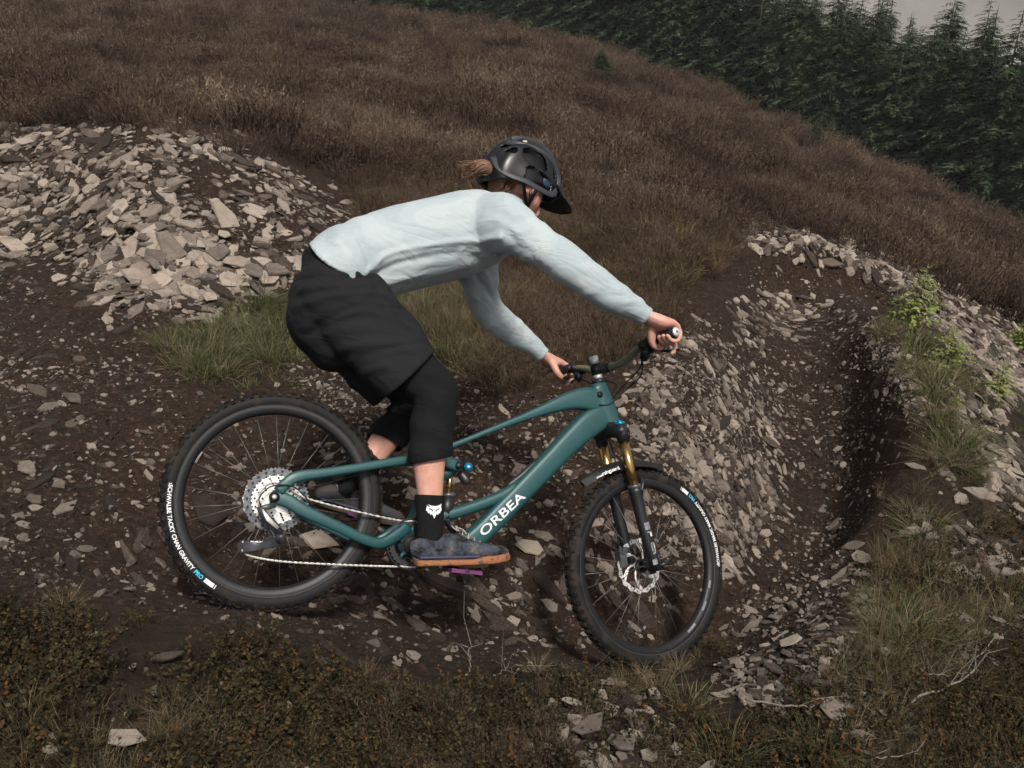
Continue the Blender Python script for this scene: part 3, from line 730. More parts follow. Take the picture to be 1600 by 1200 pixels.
# ---------------- frame
def fpath(P): return sweep(P)
fr_ = part('frame', TEAL, bike, [
    sweep([(1.163, 0, .468, .030, .030), (1.11, 0, .555, .029, .037), (1.064, 0, .632, .027, .031)], 8, 18, 3),                         # head tube
    sweep([(1.112, 0, .565, .026, .050), (1.03, 0, .562, .026, .044), (.945, 0, .530, .025, .030), (.82, 0, .456, .022, .016), (.68, 0, .370, .020, .0105), (.57, 0, .300, .018, .010), (.49, 0, .255, .018, .014)], 30, 20, 4),
    sweep([(1.135, 0, .530, .026, .040), (1.065, 0, .480, .029, .050), (.995, 0, .400, .030, .044), (.935, 0, .320, .031, .041), (.865, 0, .226, .032, .040), (.78, 0, .112, .032, .039), (.705, 0, .014, .032, .038), (.645, 0, -.045, .033, .038), (.56, 0, -.078, .034, .038), (.455, 0, -.075, .036, .036)], 44, 24, 3.6),
    sweep([(.835, 0, .205, .022, .030), (.76, 0, .150, .024, .021), (.66, 0, .093, .024, .020), (.565, 0, .047, .024, .020), (.49, 0, .02, .022, .022)], 16, 16, 3),
    sweep([(.455, 0, -.07, .034, .036), (.475, 0, .06, .022, .026), (.49, 0, .18, .019, .022), (.500, 0, .285, .018, .018)], 14, 16, 2.6),
    disc((.454, 0, -.067), Y, .036, .075)])
part('frame_stripe', BLACKM, fr_, [sweep([(.875, -.0, .300, .010, .010), (.83, 0, .242, .012, .013), (.77, 0, .180, .008, .010)], 8, 8)])
for s in (-1, 1): part('port_plug', BLACKG, fr_, [disc((1.072, s * .0285, .585), Y, .0115, .004, 16)])
part('seat_post', BLACKG, bike, [rod((.498, 0, .28), (.506, 0, .345), .0155)])
part('seat_collar', BLACKG, fr_, [rod((.4995, 0, .282), (.5015, 0, .296), .021)])
part('saddle', BLACKG, bike, [sweep([(.33, 0, .375, .062, .016), (.39, 0, .372, .060, .018), (.46, 0, .366, .032, .016), (.545, 0, .356, .020, .012)], 14, 14, 2.4)])
def stay(name, P, s):
    Q = [(x, -s * w, z, a, b) for x, w, z, a, b in P]; return part(name, TEAL, bike, [sweep(Q, 26, 14, 3.2)])
for s in (1, -1):
    cs = stay('chainstay', [(-.022, .068, .004, .009, .022), (.03, .070, .000, .011, .022), (.085, .074, -.022, .011, .021), (.19, .074, -.050, .011, .017), (.30, .066, -.079, .012, .017), (.355, .060, -.078, .013, .018), (.405, .054, -.040, .013, .019), (.432, .046, -.012, .015, .020)], s)
    ss = stay('seatstay', [(-.004, .071, .022, .009, .018), (.012, .073, .050, .010, .018), (.045, .074, .080, .010, .018), (.13, .070, .109, .010, .015), (.24, .062, .148, .011, .015), (.40, .050, .206, .011, .016), (.50, .044, .222, .011, .021), (.575, .042, .218, .011, .021)], s)
    part('pivot_bolt', BLACKM, cs, [disc((-.014, -s * .081, .004), Y, .0165, .006)])
    part('bolt_head', SILVER, ss, [disc((-.014, -s * .085, .004), Y, .0075, .004, 12)])
    part('rocker_bolt', BLACKM, ss, [disc((.570, -s * .0545, .218), Y, .0135, .006)])
part('rocker_link', TEAL, bike, [sweep([(.575, 0, .217, .034, .016), (.545, 0, .19, .030, .020), (.50, 0, .15, .028, .02)], 8, 14, 3)])
sh = part('shock', BLACKM, bike, [rod((.566, 0, .118), (.572, 0, .036), .024), rod((.553, 0, .235), (.566, 0, .215), .012), sweep([(.59, -.012, .20, .015, .014), (.612, -.022, .178, .016, .017), (.618, -.022, .165, .012, .014)], 6, 12)])
part('shock_shaft', GOLD, sh, [rod((.561, 0, .205), (.566, 0, .115), .0095)])
part('shock_seal', GREYM, sh, [rod((.565, 0, .124), (.567, 0, .112), .026)])
kb = part('damper_knob', BLUEA, sh, [disc((.610, -.030, .222), Y, .0150, .022)])
part('knob_centre', SILVER, sh, [disc((.610, -.0420, .222), Y, .0052, .003, 14)])

# ---------------- wheels
def ring_profile(c, prof, n=96, sfun=None):
    """lathe about the bike's side axis; prof rows: radius, side offset"""
    V, F = [], []; m = len(prof)
    for i in range(n):
        a = 2 * PI * i / n
        for r, y in prof: V.append((c[0] + r * math.cos(a), c[1] + y, c[2] + r * math.sin(a)))
    for i in range(n):
        j = (i + 1) % n
        for k in range(m): l = (k + 1) % m; F.append((i * m + k, j * m + k, j * m + l, i * m + l))
    return V, F
def text_mesh(body, size, shear=0.0, bold=.0):
    cu = bpy.data.curves.new('lettering', 'FONT'); cu.body = body; cu.size = size; cu.shear = shear; cu.offset = bold; cu.resolution_u = 3
    o = bpy.data.objects.new('lettering', cu); COL.objects.link(o)
    bpy.context.view_layer.update()
    me = bpy.data.meshes.new_from_object(o.evaluated_get(bpy.context.evaluated_depsgraph_get()))
    V = [tuple(v.co) for v in me.vertices]; F = [tuple(p.vertices) for p in me.polygons]
    COL.objects.unlink(o); bpy.data.objects.remove(o); bpy.data.curves.remove(cu); bpy.data.meshes.remove(me)
    return V, F
TY = .0262; WR = WRF; TC = WRF - TY - .003
def tyre_y(r): return math.sqrt(max(TY ** 2 - (r - TC) ** 2, 1e-8))
def on_tyre(c, V, F, a0, r_base, lift=.0012):
    out = []
    for x, y, z in V:
        a = a0 + x / r_base; r = r_base - y; out.append((c[0] + r * math.cos(a), c[1] - tyre_y(r) - lift, c[2] + r * math.sin(a)))
    return out, F
def gear(c, r, teeth, t, depth=.004, hole=.0, lobes=0):
    V, F = [], []; n = teeth * 4
    prof = [(0, 1), (0, 1), (1, 1), (1, 1)]
    for s in (-1, 1):
        for i in range(n):
            a = 2 * PI * i / n; ro = r + (depth if (i % 4) in (1, 2) else 0)
            ri = hole
            V.append((c[0] + ro * math.cos(a), c[1] + s * t / 2, c[2] + ro * math.sin(a))); V.append((c[0] + ri * math.cos(a), c[1] + s * t / 2, c[2] + ri * math.sin(a)))
    for i in range(n):
        j = (i + 1) % n; A = 2 * n
        F += [(2 * i, 2 * i + 1, 2 * j + 1, 2 * j), (A + 2 * i, A + 2 * j, A + 2 * j + 1, A + 2 * i + 1), (2 * i, 2 * j, A + 2 * j, A + 2 * i), (2 * i + 1, A + 2 * i + 1, A + 2 * j + 1, 2 * j + 1)]
    return V, F
def make_wheel(c, steer, text, start, radius):
    global TC
    TC = radius - TY - .003
    c = np.asarray(c, float); B_ = SB if steer else MB
    hub = part('wheel', BLACKM, bike, [rod(c - Y * .062, c + Y * .062, .011), rod(c - Y * .030, c + Y * .032, .0165), disc(c - Y * .030, Y, .026, .006), disc(c + Y * .030, Y, .026, .006)], steer)
    prof = [(TC + TY * math.cos(a), TY * math.sin(a)) for a in np.linspace(-2.35, 2.35, 22)]
    prof = prof + [(TC - TY * .72 - .004, TY * .45), (TC - TY * .72 - .004, -TY * .45)]
    ty = part('tyre', RUBBER, hub, [ring_profile(c, prof, 110)], steer)
    mb = B_(); r2 = random.Random(5)
    for i in range(72):
        for row, (ph, hgt2) in enumerate([(-.92, .0040), (-.36, .0042), (.36, .0042), (.92, .0040)]):
            a = 2 * PI * (i + (.5 if row in (1, 2) else 0)) / 72; nr = np.array([math.cos(a) * math.cos(ph), math.sin(ph), math.sin(a) * math.cos(ph)]); tg = np.array([-math.sin(a), 0, math.cos(a)])
            b = np.cross(nr, tg); cc = c + np.array([math.cos(a), 0, math.sin(a)]) * TC + nr * (TY + hgt2 * .35)
            mb.add(*box(cc, .015 if row in (1, 2) else .013, .013, hgt2 * 1.7, np.stack([tg, b, nr], 1)))
    kn = mb.build('tread_knobs', KNOB, hub, False); kn['kind'] = 'stuff'
    R0 = TC - TY * .72
    rim = part('rim', RIMM, hub, [ring_profile(c, [(R0 + .004, .0185), (R0 + .001, .0195), (R0 - .018, .0165), (R0 - .026, .008), (R0 - .026, -.008), (R0 - .018, -.0165), (R0 + .001, -.0195), (R0 + .004, -.0185)], 110)], steer)
    part('rim_highlight', RIM_HL, rim, [ring_profile(c, [(R0 + .006, -.0196), (R0 + .0028, -.0212), (R0 + .0005, -.0200), (R0 + .003, -.018)], 110)], steer)  # paler near-side ring standing in for a silvery highlight line
    V0, F0 = tube([(0, 0, 0), (1, 0, 0)], [.0010, .0010], 5)
    for i in range(28):
        s = 1 if i % 2 else -1; ah = 2 * PI * i / 28; ar = ah + (.42 if (i // 2) % 2 else -.42)
        p = c + np.array([.023 * math.cos(ah), s * .029, .023 * math.sin(ah)]); q = c + np.array([(R0 - .022) * math.cos(ar), s * .004, (R0 - .022) * math.sin(ar)])
        part('spoke', SPOKE, hub, [tube([p, q], [.0012, .0012], 5)], steer)
    V, F = text_mesh(text, .0172, .0, .0005); wtot = max(v[0] for v in V)
    part('lettering', PRINTW, hub, [on_tyre(c, V, F, start, TC + .0045)], steer, False)
    V, F = text_mesh('PRO', .0172, .0, .0005)
    part('lettering', PRINTB, hub, [on_tyre(c, V, F, start + (wtot + .006) / (TC + .0045), TC + .0045)], steer, False)
    w3 = max(v[0] for v in V); a1 = start + (wtot + w3 + .014) / (TC + .0045)
    for da, db in ((0, .034), (.038, .0405)):
        Vb = []; 
        for k in range(7):
            x = da + (db - da) * k / 6
            for y in (0, .013): Vb.append((x, y, 0))
        Fb = [(2 * k, 2 * k + 2, 2 * k + 3, 2 * k + 1) for k in range(6)]
        part('lettering', PRINTW, hub, [on_tyre(c, Vb, Fb, a1, TC + .0045)], steer, False)
    return hub
RC = np.array([0, 0, 0.0]); FC = np.array([WB, 0, 0.0])
rw = make_wheel(RC, False, '\u203aSCHWALBE TACKY CHAN GRAVITY', math.radians(181), WRR)
fw = make_wheel(FC, True, '\u203aSCHWALBE MAGIC MARY GRAVITY', math.radians(8), WRF)
for th, arc, rr in ((-5, .10, .292), (-22, .13, .292), (-42, .16, .292)):     # grey decals on the front rim
    P = []
    for k in range(9):
        a = math.radians(th) + arc * (k / 8 - .5); P.append((WB + rr * math.cos(a), -.0187, rr * math.sin(a))); P.append((WB + (rr + .009) * math.cos(a), -.0205, (rr + .009) * math.sin(a)))
    part('rim_decal', PRINTG, fw, [(P, [(2 * k, 2 * k + 2, 2 * k + 3, 2 * k + 1) for k in range(8)])], True, False)
def rotor(c, yy, steer, parent, R=.100):
    V, F = [], []; n = 96; c = np.asarray(c, float)
    for i in range(n):
        a = 2 * PI * i / n; w = .0028 * math.sin(a * 16)
        for ro in (R + w, R - .016 + w * .6):
            for t in (-.0009, .0009): V.append((c[0] + ro * math.cos(a), c[1] + yy + t, c[2] + ro * math.sin(a)))
    for i in range(n):
        j = (i + 1) % n; q = lambda k, l: k * 4 + l
        if i % 6 == 3:  # slots through the braking surface
            pass
        F += [(q(i, 0), q(j, 0), q(j, 2), q(i, 2)), (q(i, 1), q(i, 3), q(j, 3), q(j, 1)), (q(i, 0), q(i, 1), q(j, 1), q(j, 0)), (q(i, 2), q(j, 2), q(j, 3), q(i, 3))]
    pcs = [(V, F), disc(c + Y * yy, Y, .026, .003)]
    for k in range(6):
        a = 2 * PI * k / 6; p = []
        for t in np.linspace(0, 1, 6): p.append(c + Y * yy + np.array([math.cos(a + .75 * t), 0, math.sin(a + .75 * t)]) * (.024 + (R - .036) * t))
        pcs.append(tube(p, [(.0012, .0042)] * 6, 6, (0, 1, 0)))
        a2 = a + .5; p = []
        for t in np.linspace(0, 1, 5): p.append(c + Y * yy + np.array([math.cos(a2 + .75 * t * .5), 0, math.sin(a2 + .75 * t * .5)]) * (.055 + (R - .067) * t))
        pcs.append(tube(p, [(.0012, .0030)] * 5, 6, (0, 1, 0)))
    ro = part('brake_rotor', SILVER, parent, pcs, steer, False)
    holes = MB() if not steer else SB()
    for i in range(36):
        a = 2 * PI * i / 36; holes.add(*disc(c + Y * yy + np.array([math.cos(a), 0, math.sin(a)]) * (R - .006 - .005 * (i % 3)), Y, .0030, .0026, 8))
    h = holes.build('rotor_slots', BLACKG, parent, False); h['kind'] = 'stuff'
    return ro
rotor(FC, .045, True, fw); rotor(RC, .045, False, rw, .095)
# cassette
for i, (r, y_) in enumerate(zip([.098, .085, .074, .064, .056, .049, .042, .036, .030, .024], np.linspace(-.026, -.056, 10))):
    g = part('sprocket', GREYM if i < 2 else SILVER, rw, [gear((0, y_, 0), r, max(12, int(r * 520)), .0016, .0045, r - (.016 if i < 2 else .012))], False, False)
    if i < 4:
        mb = MB()
        for k in range(7 if i < 2 else 6):
            a = 2 * PI * k / (7 if i < 2 else 6) + i; mb.add(*tube([(.025 * math.cos(a + .3), y_, .025 * math.sin(a + .3)), ((r - .010) * math.cos(a), y_, (r - .010) * math.sin(a))], [(.0012, .004), (.0012, .005)], 4, (0, 1, 0)))
        mb.build('sprocket_arms', GREYM if i < 2 else SILVER, rw, False)['kind'] = 'stuff'
mb = MB()
for i, (r, n_) in enumerate([(.078, 20), (.068, 16), (.060, 14), (.052, 12), (.045, 10), (.090, 22)]):
    for k in range(n_):
        a = 2 * PI * (k + .3 * i) / n_; mb.add(*disc((r * math.cos(a), [-.0345, -.0378, -.0410, -.0445, -.0478, -.0315][i], r * math.sin(a)), Y, .0034 if i < 5 else .0042, .0018, 7))
mb.build('sprocket_holes', BLACKG, rw, False)['kind'] = 'stuff'
# cranks, ring, pedals
BBc = np.array([.454, 0, -.067]); PR = np.array([.612, 0, -.128]); PL = 2 * BBc - PR
crank = part('crankset', BLACKM, bike, [rod(BBc - Y * .075, BBc + Y * .075, .017), disc(BBc - Y * .056, Y, .031, .012)])
part('chainring', BLACKM, crank, [gear((BBc[0], -.050, BBc[2]), .072, 32, .0025, .005, .058), gear((BBc[0], -.050, BBc[2]), .034, 8, .004, .0, .014)], False, False)
mb = MB()
for k in range(5):
    a = 2 * PI * k / 5 + .4; mb.add(*tube([BBc + np.array([.03 * math.cos(a), -.050, .03 * math.sin(a)]), BBc + np.array([.061 * math.cos(a), -.050, .061 * math.sin(a)])], [(.002, .008), (.002, .005)], 6, (0, 1, 0)))
mb.build('ring_spider', TEAL, crank)['kind'] = 'stuff'
part('ring_guard', BLACKM, crank, [ring_profile((BBc[0], -.055, BBc[2]), [(.080, .002), (.085, .002), (.085, -.002), (.080, -.002)], 48)])
for s, pp in ((-1, PR), (1, PL)):
    part('crank_arm', BLACKM, crank, [tube([BBc + Y * s * .066, BBc * .5 + pp * .5 + Y * s * .074, pp + Y * s * .082], [(.008, .017), (.008, .013), (.009, .015)], 12, (0, 1, 0), True, 3)])
    pc = pp + Y * s * .145; u = np.array([1, 0, .06 if s < 0 else -.35]); u /= np.linalg.norm(u); nz_ = np.cross(u, Y)
    M_ = np.stack([u, Y, np.cross(u, Y)], 1)
    pd = part('pedal', PINK, bike, [box(pc + u * .045, .014, .098, .013, M_), box(pc - u * .045, .014, .098, .013, M_), box(pc + Y * .045, .09, .010, .012, M_), box(pc - Y * .045, .09, .010, .012, M_), rod(pp + Y * s * .085, pp + Y * s * .195, .008)], False, False)
    mb = MB()
    for a in (-.045, .0, .045):
        for b in (-.042, .042):
            q = pc + u * a + Y * b; mb.add(*tube([q - M_[:, 2] * .0105, q + M_[:, 2] * .0105], [.0016, .0016], 5))
    mb.build('pedal_pins', BLACKG, pd)['kind'] = 'stuff'
# chain: upper and lower runs plus the wrap
def chain_run(P, n):
    C = catmull(P, n); out = []
    for i in range(n - 1):
        a, b = C[i], C[i + 1]; d = (b - a) / np.linalg.norm(b - a); y0 = .0034 if i % 2 else .0024
        for s in (-1, 1): out.append(tube([a - d * .0028 + Y * s * y0, a + d * .002 + Y * s * y0, (a + b) / 2 + Y * s * y0, b - d * .002 + Y * s * y0, b + d * .0028 + Y * s * y0], [(.0006, .0012), (.0006, .0034), (.0006, .0013), (.0006, .0034), (.0006, .0012)], 6, (0, 1, 0)))
        out.append(disc(a, Y, .0022, .0070, 7))
    return out
GU, GL = np.array([.012, -.046, -.128]), np.array([-.068, -.048, -.158])
up = chain_run([(.010, -.045, .050), (.042, -.046, .034), (.10, -.047, .018), (.25, -.049, .0065), (.40, -.050, .0015), (.448, -.050, .008)], 40)
lo = chain_run([(.45, -.050, -.142), (.35, -.049, -.155), (.20, -.049, -.172), (.05, -.048, -.186), (-.045, -.048, -.184), (-.072, -.048, -.170)], 46)
lo += chain_run([(-.075, -.048, -.146), (-.02, -.047, -.138), (.025, -.047, -.138)], 9)
wr = chain_run([BBc + np.array([.0755 * math.cos(a), -.050, .0755 * math.sin(a)]) for a in np.linspace(1.65, -1.60, 9)], 20)
wr += chain_run([(.012, -.045, .050), (-.030, -.045, .048), (-.054, -.045, .018), (-.054, -.045, -.020), (-.030, -.046, -.060), (.004, -.046, -.098), (.020, -.047, -.120), (.026, -.047, -.136)], 22)
ch_ = part('chain', CHAINM, bike, up + lo + wr, False, False); ch_['kind'] = 'stuff'
der = part('derailleur', DERM, bike, [tube([(-.006, -.080, -.020), (-.030, -.082, -.030), (-.048, -.080, -.036), (-.030, -.078, -.060), (.000, -.076, -.080), (.030, -.072, -.104)], [(.008, .008), (.009, .009), (.010, .012), (.011, .012), (.012, .013), (.011, .010)], 12, (0, 1, 0), True, 4.5), disc((.032, -.066, -.112), Y, .016, .030)])
part('derailleur_plate', SILVER, der, [tube([(-.042, -.0925, -.040), (-.020, -.094, -.066), (.016, -.0925, -.088)], [(.0015, .003), (.0015, .008), (.0015, .006)], 8, (0, 1, 0))])
part('cage', DERM, der, [tube([GU + (.022, -.012, .002), (GU + GL) / 2 + (0, -.012, -.010), GL + (-.004, -.012, -.002)], [(.0015, .016), (.0015, .011), (.0015, .021)], 10, (0, 1, 0), True, 2.6), tube([GU + (.02, .008, 0), (GU + GL) / 2 + (0, .008, -.01), GL + (0, .008, 0)], [(.0012, .014), (.0012, .010), (.0012, .018)], 10, (0, 1, 0))])
for g in (GU, GL): part('pulley', BLACKG, der, [gear(tuple(g), .019, 12, .003, .004, .004)], False, False)
part('shift_cable', BLACKG, der, [tube(catmull([(-.046, -.086, -.036), (-.058, -.088, -.006), (-.03, -.088, .034), (.03, -.086, .046), (.075, -.084, .024), (.11, -.082, -.004)], 24), .0024, 7)])

# ---------------- fork (turned with the bar)
DN = -SA                                                       # down the steering axis
def fk(s, v0, off=0.0, y=.065): return S0 + DN * s + np.array([.922, 0, .388]) * off + Y * y * v0
fork = part('fork', BLACKM, bike, [tube([fk(.018, -1.15), fk(.006, -1), fk(-.016, 0), fk(.006, 1), fk(.018, 1.15)], [(.024, .020), (.026, .026), (.034, .030), (.026, .026), (.024, .020)], 14, SA, True, 3), rod(fk(-.03, 0), fk(.02, 0), .026)], True)
AXL = FC
for s in (-1, 1):
    part('fork_crown_leg', BLACKM, fork, [rod(fk(-.022, s), fk(.044, s), .0235, 16, .0225)], True)
    part('preload_cap', BLUEA, fork, [rod(fk(-.022, s), fk(-.030, s), .019, 18), rod(fk(-.028, s), fk(-.036, s), .009, 12)], True)
    part('stanchion', GOLD, fork, [rod(fk(.040, s), fk(.225, s), .0180, 18)], True)
    low = part('fork_lower', BLACKM, fork, [tube([fk(.212, s), fk(.232, s), fk(.240, s), fk(.34, s), fk(.44, s, .006), fk(.490, s, .014), fk(.525, s, .018)], [.0245, .0245, .0225, .0215, .0215, .021, .017], 16, (0, 1, 0)), tube([fk(.470, s, .010), AXL + Y * s * .060 + np.array([-.004, 0, -.004])], [(.015, .02), (.013, .018)], 10, (0, 1, 0))], True)
    part('dust_seal', GREYM, fork, [rod(fk(.204, s), fk(.216, s), .0245, 18)], True)
part('fork_arch', BLACKM, fork, [tube(catmull([fk(.235, -1, .020), fk(.200, -.9, .040), fk(.178, 0, .052), fk(.200, .9, .040), fk(.235, 1, .020)], 18), [(.008, .016)] * 18, 10, SA)], True)
part('axle', BLACKM, fork, [rod(AXL - Y * .075, AXL + Y * .078, .009), tube([AXL - Y * .078, AXL - Y * .080 + (.02, 0, .01), AXL - Y * .080 + (.052, 0, .035)], [(.004, .008), (.004, .007), (.004, .005)], 8, (0, 1, 0))], True)
def patch_on_leg(s, s0, s1, a0, a1, m, r=.0222, y=.065, off=.004):
    P = []; n = 6
    for i in range(n + 1):
        for t in (s0, s1):
            a = a0 + (a1 - a0) * i / n; c_ = fk(t, s, off * (t - .3) / .2 if t > .3 else 0); e1 = np.array([.922, 0, .388]); P.append(c_ + e1 * r * math.sin(a) + Y * s * r * math.cos(a))
    part('fork_decal', m, fork, [(P, [(2 * i, 2 * i + 2, 2 * i + 3, 2 * i + 1) for i in range(n)])], True, False)
for s0, s1, a0, a1, m in ((.345, .372, -.5, .7, PRINTG), (.378, .384, -.3, 1.0, PRINTG), (.384, .398, .15, 1.05, PRINTW), (.420, .426, -.2, .8, PRINTG), (.426, .452, -.2, .05, PRINTG), (.426, .462, .35, .95, PRINTW), (.456, .462, -.2, .5, PRINTG), (.480, .500, -.6, .3, PRINTG)):
    patch_on_leg(-1, s0, s1, a0, a1, m, .0232)
part('brake_caliper', GREYM, fork, [box(AXL + (-.085, .048, .012), .030, .034, .058, np.array(Matrix.Rotation(-.3, 3, 'Y'))), box(AXL + (-.082, .040, .045), .022, .02, .024), rod(AXL + (-.098, .040, .035), AXL + (-.104, .036, .056), .006)], True, False)
# mudguard under the crown
def guard():
    P = []; ang = np.linspace(2.50, 1.50, 16); m = 9
    for i, a in enumerate(ang):
        t = i / 15; hw = .010 + .036 * math.sin(min(t * 1.35, 1) * PI / 2) if t < .8 else .046 - .02 * (t - .8) / .2; rr = WR + .024 + .036 * (1 - t) ** 1.6
        for k in range(m):
            q = (k / (m - 1) - .5) * 2; P.append(FC + np.array([math.cos(a), 0, math.sin(a)]) * (rr - .030 * q * q) + Y * q * hw)
    Fq = [(i * m + k, i * m + k + 1, (i + 1) * m + k + 1, (i + 1) * m + k) for i in range(15) for k in range(m - 1)]
    n = len(P); P2 = [p + np.array([0, 0, .0016]) for p in P]
    return P + P2, Fq + [tuple(j + n for j in f)[::-1] for f in Fq]
mg = part('mudguard', BLACKG, bike, [guard()], True)
V, F = text_mesh('marshguard', .023, .15, .0006)
def on_guard(V, F):
    out = []; Lt = max(v[0] for v in V); m = 9
    for x, y, z in V:
        a = 2.40 - (x + .012) / (WR + .05) ; t = (2.50 - a) / 1.0; rr = WR + .024 + .036 * (1 - t) ** 1.6
        hw = .010 + .036 * math.sin(min(t * 1.35, 1) * PI / 2); q = -1.0 + min(y / .05, .9) * (.65 if t > .2 else .4)
        out.append(FC + np.array([math.cos(a), 0, math.sin(a)]) * (rr - .030 * q * q + .003) + Y * (q * hw - .0012))
    return out, F
part('lettering', PRINTW, mg, [on_guard(V, F)], True, False)

# ---------------- cockpit
part('headset', BLACKM, bike, [rod(S0 + SA * .190, S0 + SA * .205, .029, 18, .024)], True)
part('spacer', SILVER, bike, [rod(S0 + SA * .205, S0 + SA * .222, .0175, 18)], True)
stem = part('stem', BLACKG, bike, [rod(S0 + SA * .222, S0 + SA * .262, .0205, 18), tube([S0 + SA * .242, S0 + SA * .246 + (.028, 0, .006), S0 + SA * .250 + (.048, 0, .010)], [(.020, .017), (.022, .018), (.026, .021)], 12, (0, 1, 0), True, 3.5)], True)
part('top_spacer', SILVER, bike, [rod(S0 + SA * .262, S0 + SA * .290, .0172, 18), rod(S0 + SA * .290, S0 + SA * .293, .0150, 18)], True)
HB = S0 + SA * .250 + np.array([.052, 0, .011])
for sy in (-1, 1):
    for sz in (-1, 1): part('clamp_bolt', SILVER, stem, [disc(HB + (.018, sy * .018, sz * .014), np.array([.95, 0, .3]), .0042, .008, 8)], True)
BARP = [(-.006, .385, .050), (-.005, .300, .048), (0.0, .225, .044), (.004, .165, .033), (.006, .105, .012), (.003, .055, .001), (0, 0, 0)]
barpts = [HB + np.array(p) for p in BARP] + [HB + np.array((x, -y, z)) for x, y, z in BARP[-2::-1]]
bc = catmull(barpts, 60)
hb = part('handlebar', OLIVE, bike, [tube(bc, [.0160 if abs(p[1]) < .035 else .0135 if abs(p[1]) < .16 else .0115 for p in bc], 14, (1, 0, 0))], True)
GRIP = {}
for s in (-1, 1):
    a, b = HB + np.array([-.0062, s * .392, .0502]), HB + np.array([-.0048, s * .268, .0472]); GRIP[s] = (st(a), st(b))
    gp = part('grip', BLACKG, bike, [rod(a, b, .0172, 18, .0164), rod(b, b + (b - a) / np.linalg.norm(b - a) * .010, .0190, 18)], True)
    part('end_cap', SILVER, gp, [rod(a + (0, s * .005, 0), a, .0140, 18, .0176)], True)
    part('end_cap_mark', BLACKG, gp, [disc(a + np.array([0, s * .0052, 0]), Y, .0042, .0015, 6)], True)
    lv = part('brake_lever', BLACKG, bike, [rod(HB + (-.005, s * .236, .045), HB + (-.005, s * .250, .0455), .0195, 16), tube([HB + (.020, s * .180, .030), HB + (.030, s * .215, .034), HB + (.026, s * .250, .032)], [(.011, .012), (.012, .014), (.010, .011)], 10), rod(HB + (-.003, s * .243, .044), HB + (.026, s * .238, .034), .008)], True)
    part('lever_blade', BLACKM, lv, [tube(catmull([HB + (.026, s * .248, .030), HB + (.048, s * .285, .020), HB + (.052, s * .33, .014), HB + (.050, s * .352, .012)], 12), [(.0035, .0065)] * 12, 8, (0, 0, 1))], True)
    part('shifter', BLACKG, bike, [tube([HB + (.002, s * .218, .030), HB + (.014, s * .205, .010), HB + (.010, s * .20, -.008)], [(.012, .014), (.018, .016), (.012, .010)], 10), tube([HB + (0, s * .215, .010), HB + (-.018, s * .24, .002), HB + (-.022, s * .262, .004)], [(.004, .007), (.004, .008), (.003, .006)], 8), disc(HB + (-.005, s * .212, .0435), Y, .0185, .010, 16)], True)
fa, fb = st(fk(.215, 1, -.028)), st(fk(.44, 1, -.02))
for P in ([st(HB + (.022, -.176, .030)), st(HB + (.075, -.10, -.005)), st(HB + (.060, .0, -.080)), st(HB + (.040, .045, -.19)), st(fk(.10, 1, .045)), st(fk(.20, .2, -.04)), st(fk(.30, .7, -.03)), st(fk(.43, 1, -.03)), st(AXL + (-.085, .05, .05))],
          [st(HB + (.022, .176, .030)), st(HB + (.085, .11, -.005)), st(HB + (.075, .03, -.05)), np.array([1.115, .030, .575]), np.array([1.07, .028, .56])],
          [st(HB + (.012, -.20, .0)), st(HB + (.07, -.12, -.035)), st(HB + (.07, -.05, -.07)), np.array([1.120, -.030, .56]), np.array([1.075, -.029, .545])],
          [st(HB + (.012, .20, .0)), st(HB + (.06, .12, -.04)), st(HB + (.06, .06, -.075)), np.array([1.118, .030, .548]), np.array([1.07, .028, .53])]):
    part('cable', BLACKG, bike, [tube(catmull(P, 40), .0025, 7)])
# ---------------- lettering on the frame
V, F = text_mesh('ORBEA', .046, .0, .0006); w_ = max(v[0] for v in V)
a, b = np.array([.705, 0, -.004]), np.array([.838, 0, .158]); d = (b - a); L_ = np.linalg.norm(d); d /= L_; up_ = np.array([-d[2], 0, d[0]])
part('lettering', PRINTW, fr_, [([a + d * v[0] * L_ / w_ + up_ * (v[1] * .95) + np.array([0, -.0345, 0]) for v in V], F)], False, False)
part('head_badge', PRINTW, fr_, [ring_profile((1.150, -.0312, .493), [(.0058, 0), (.0058, -.0006), (.0034, -.0006), (.0034, 0)], 16)], False, False)
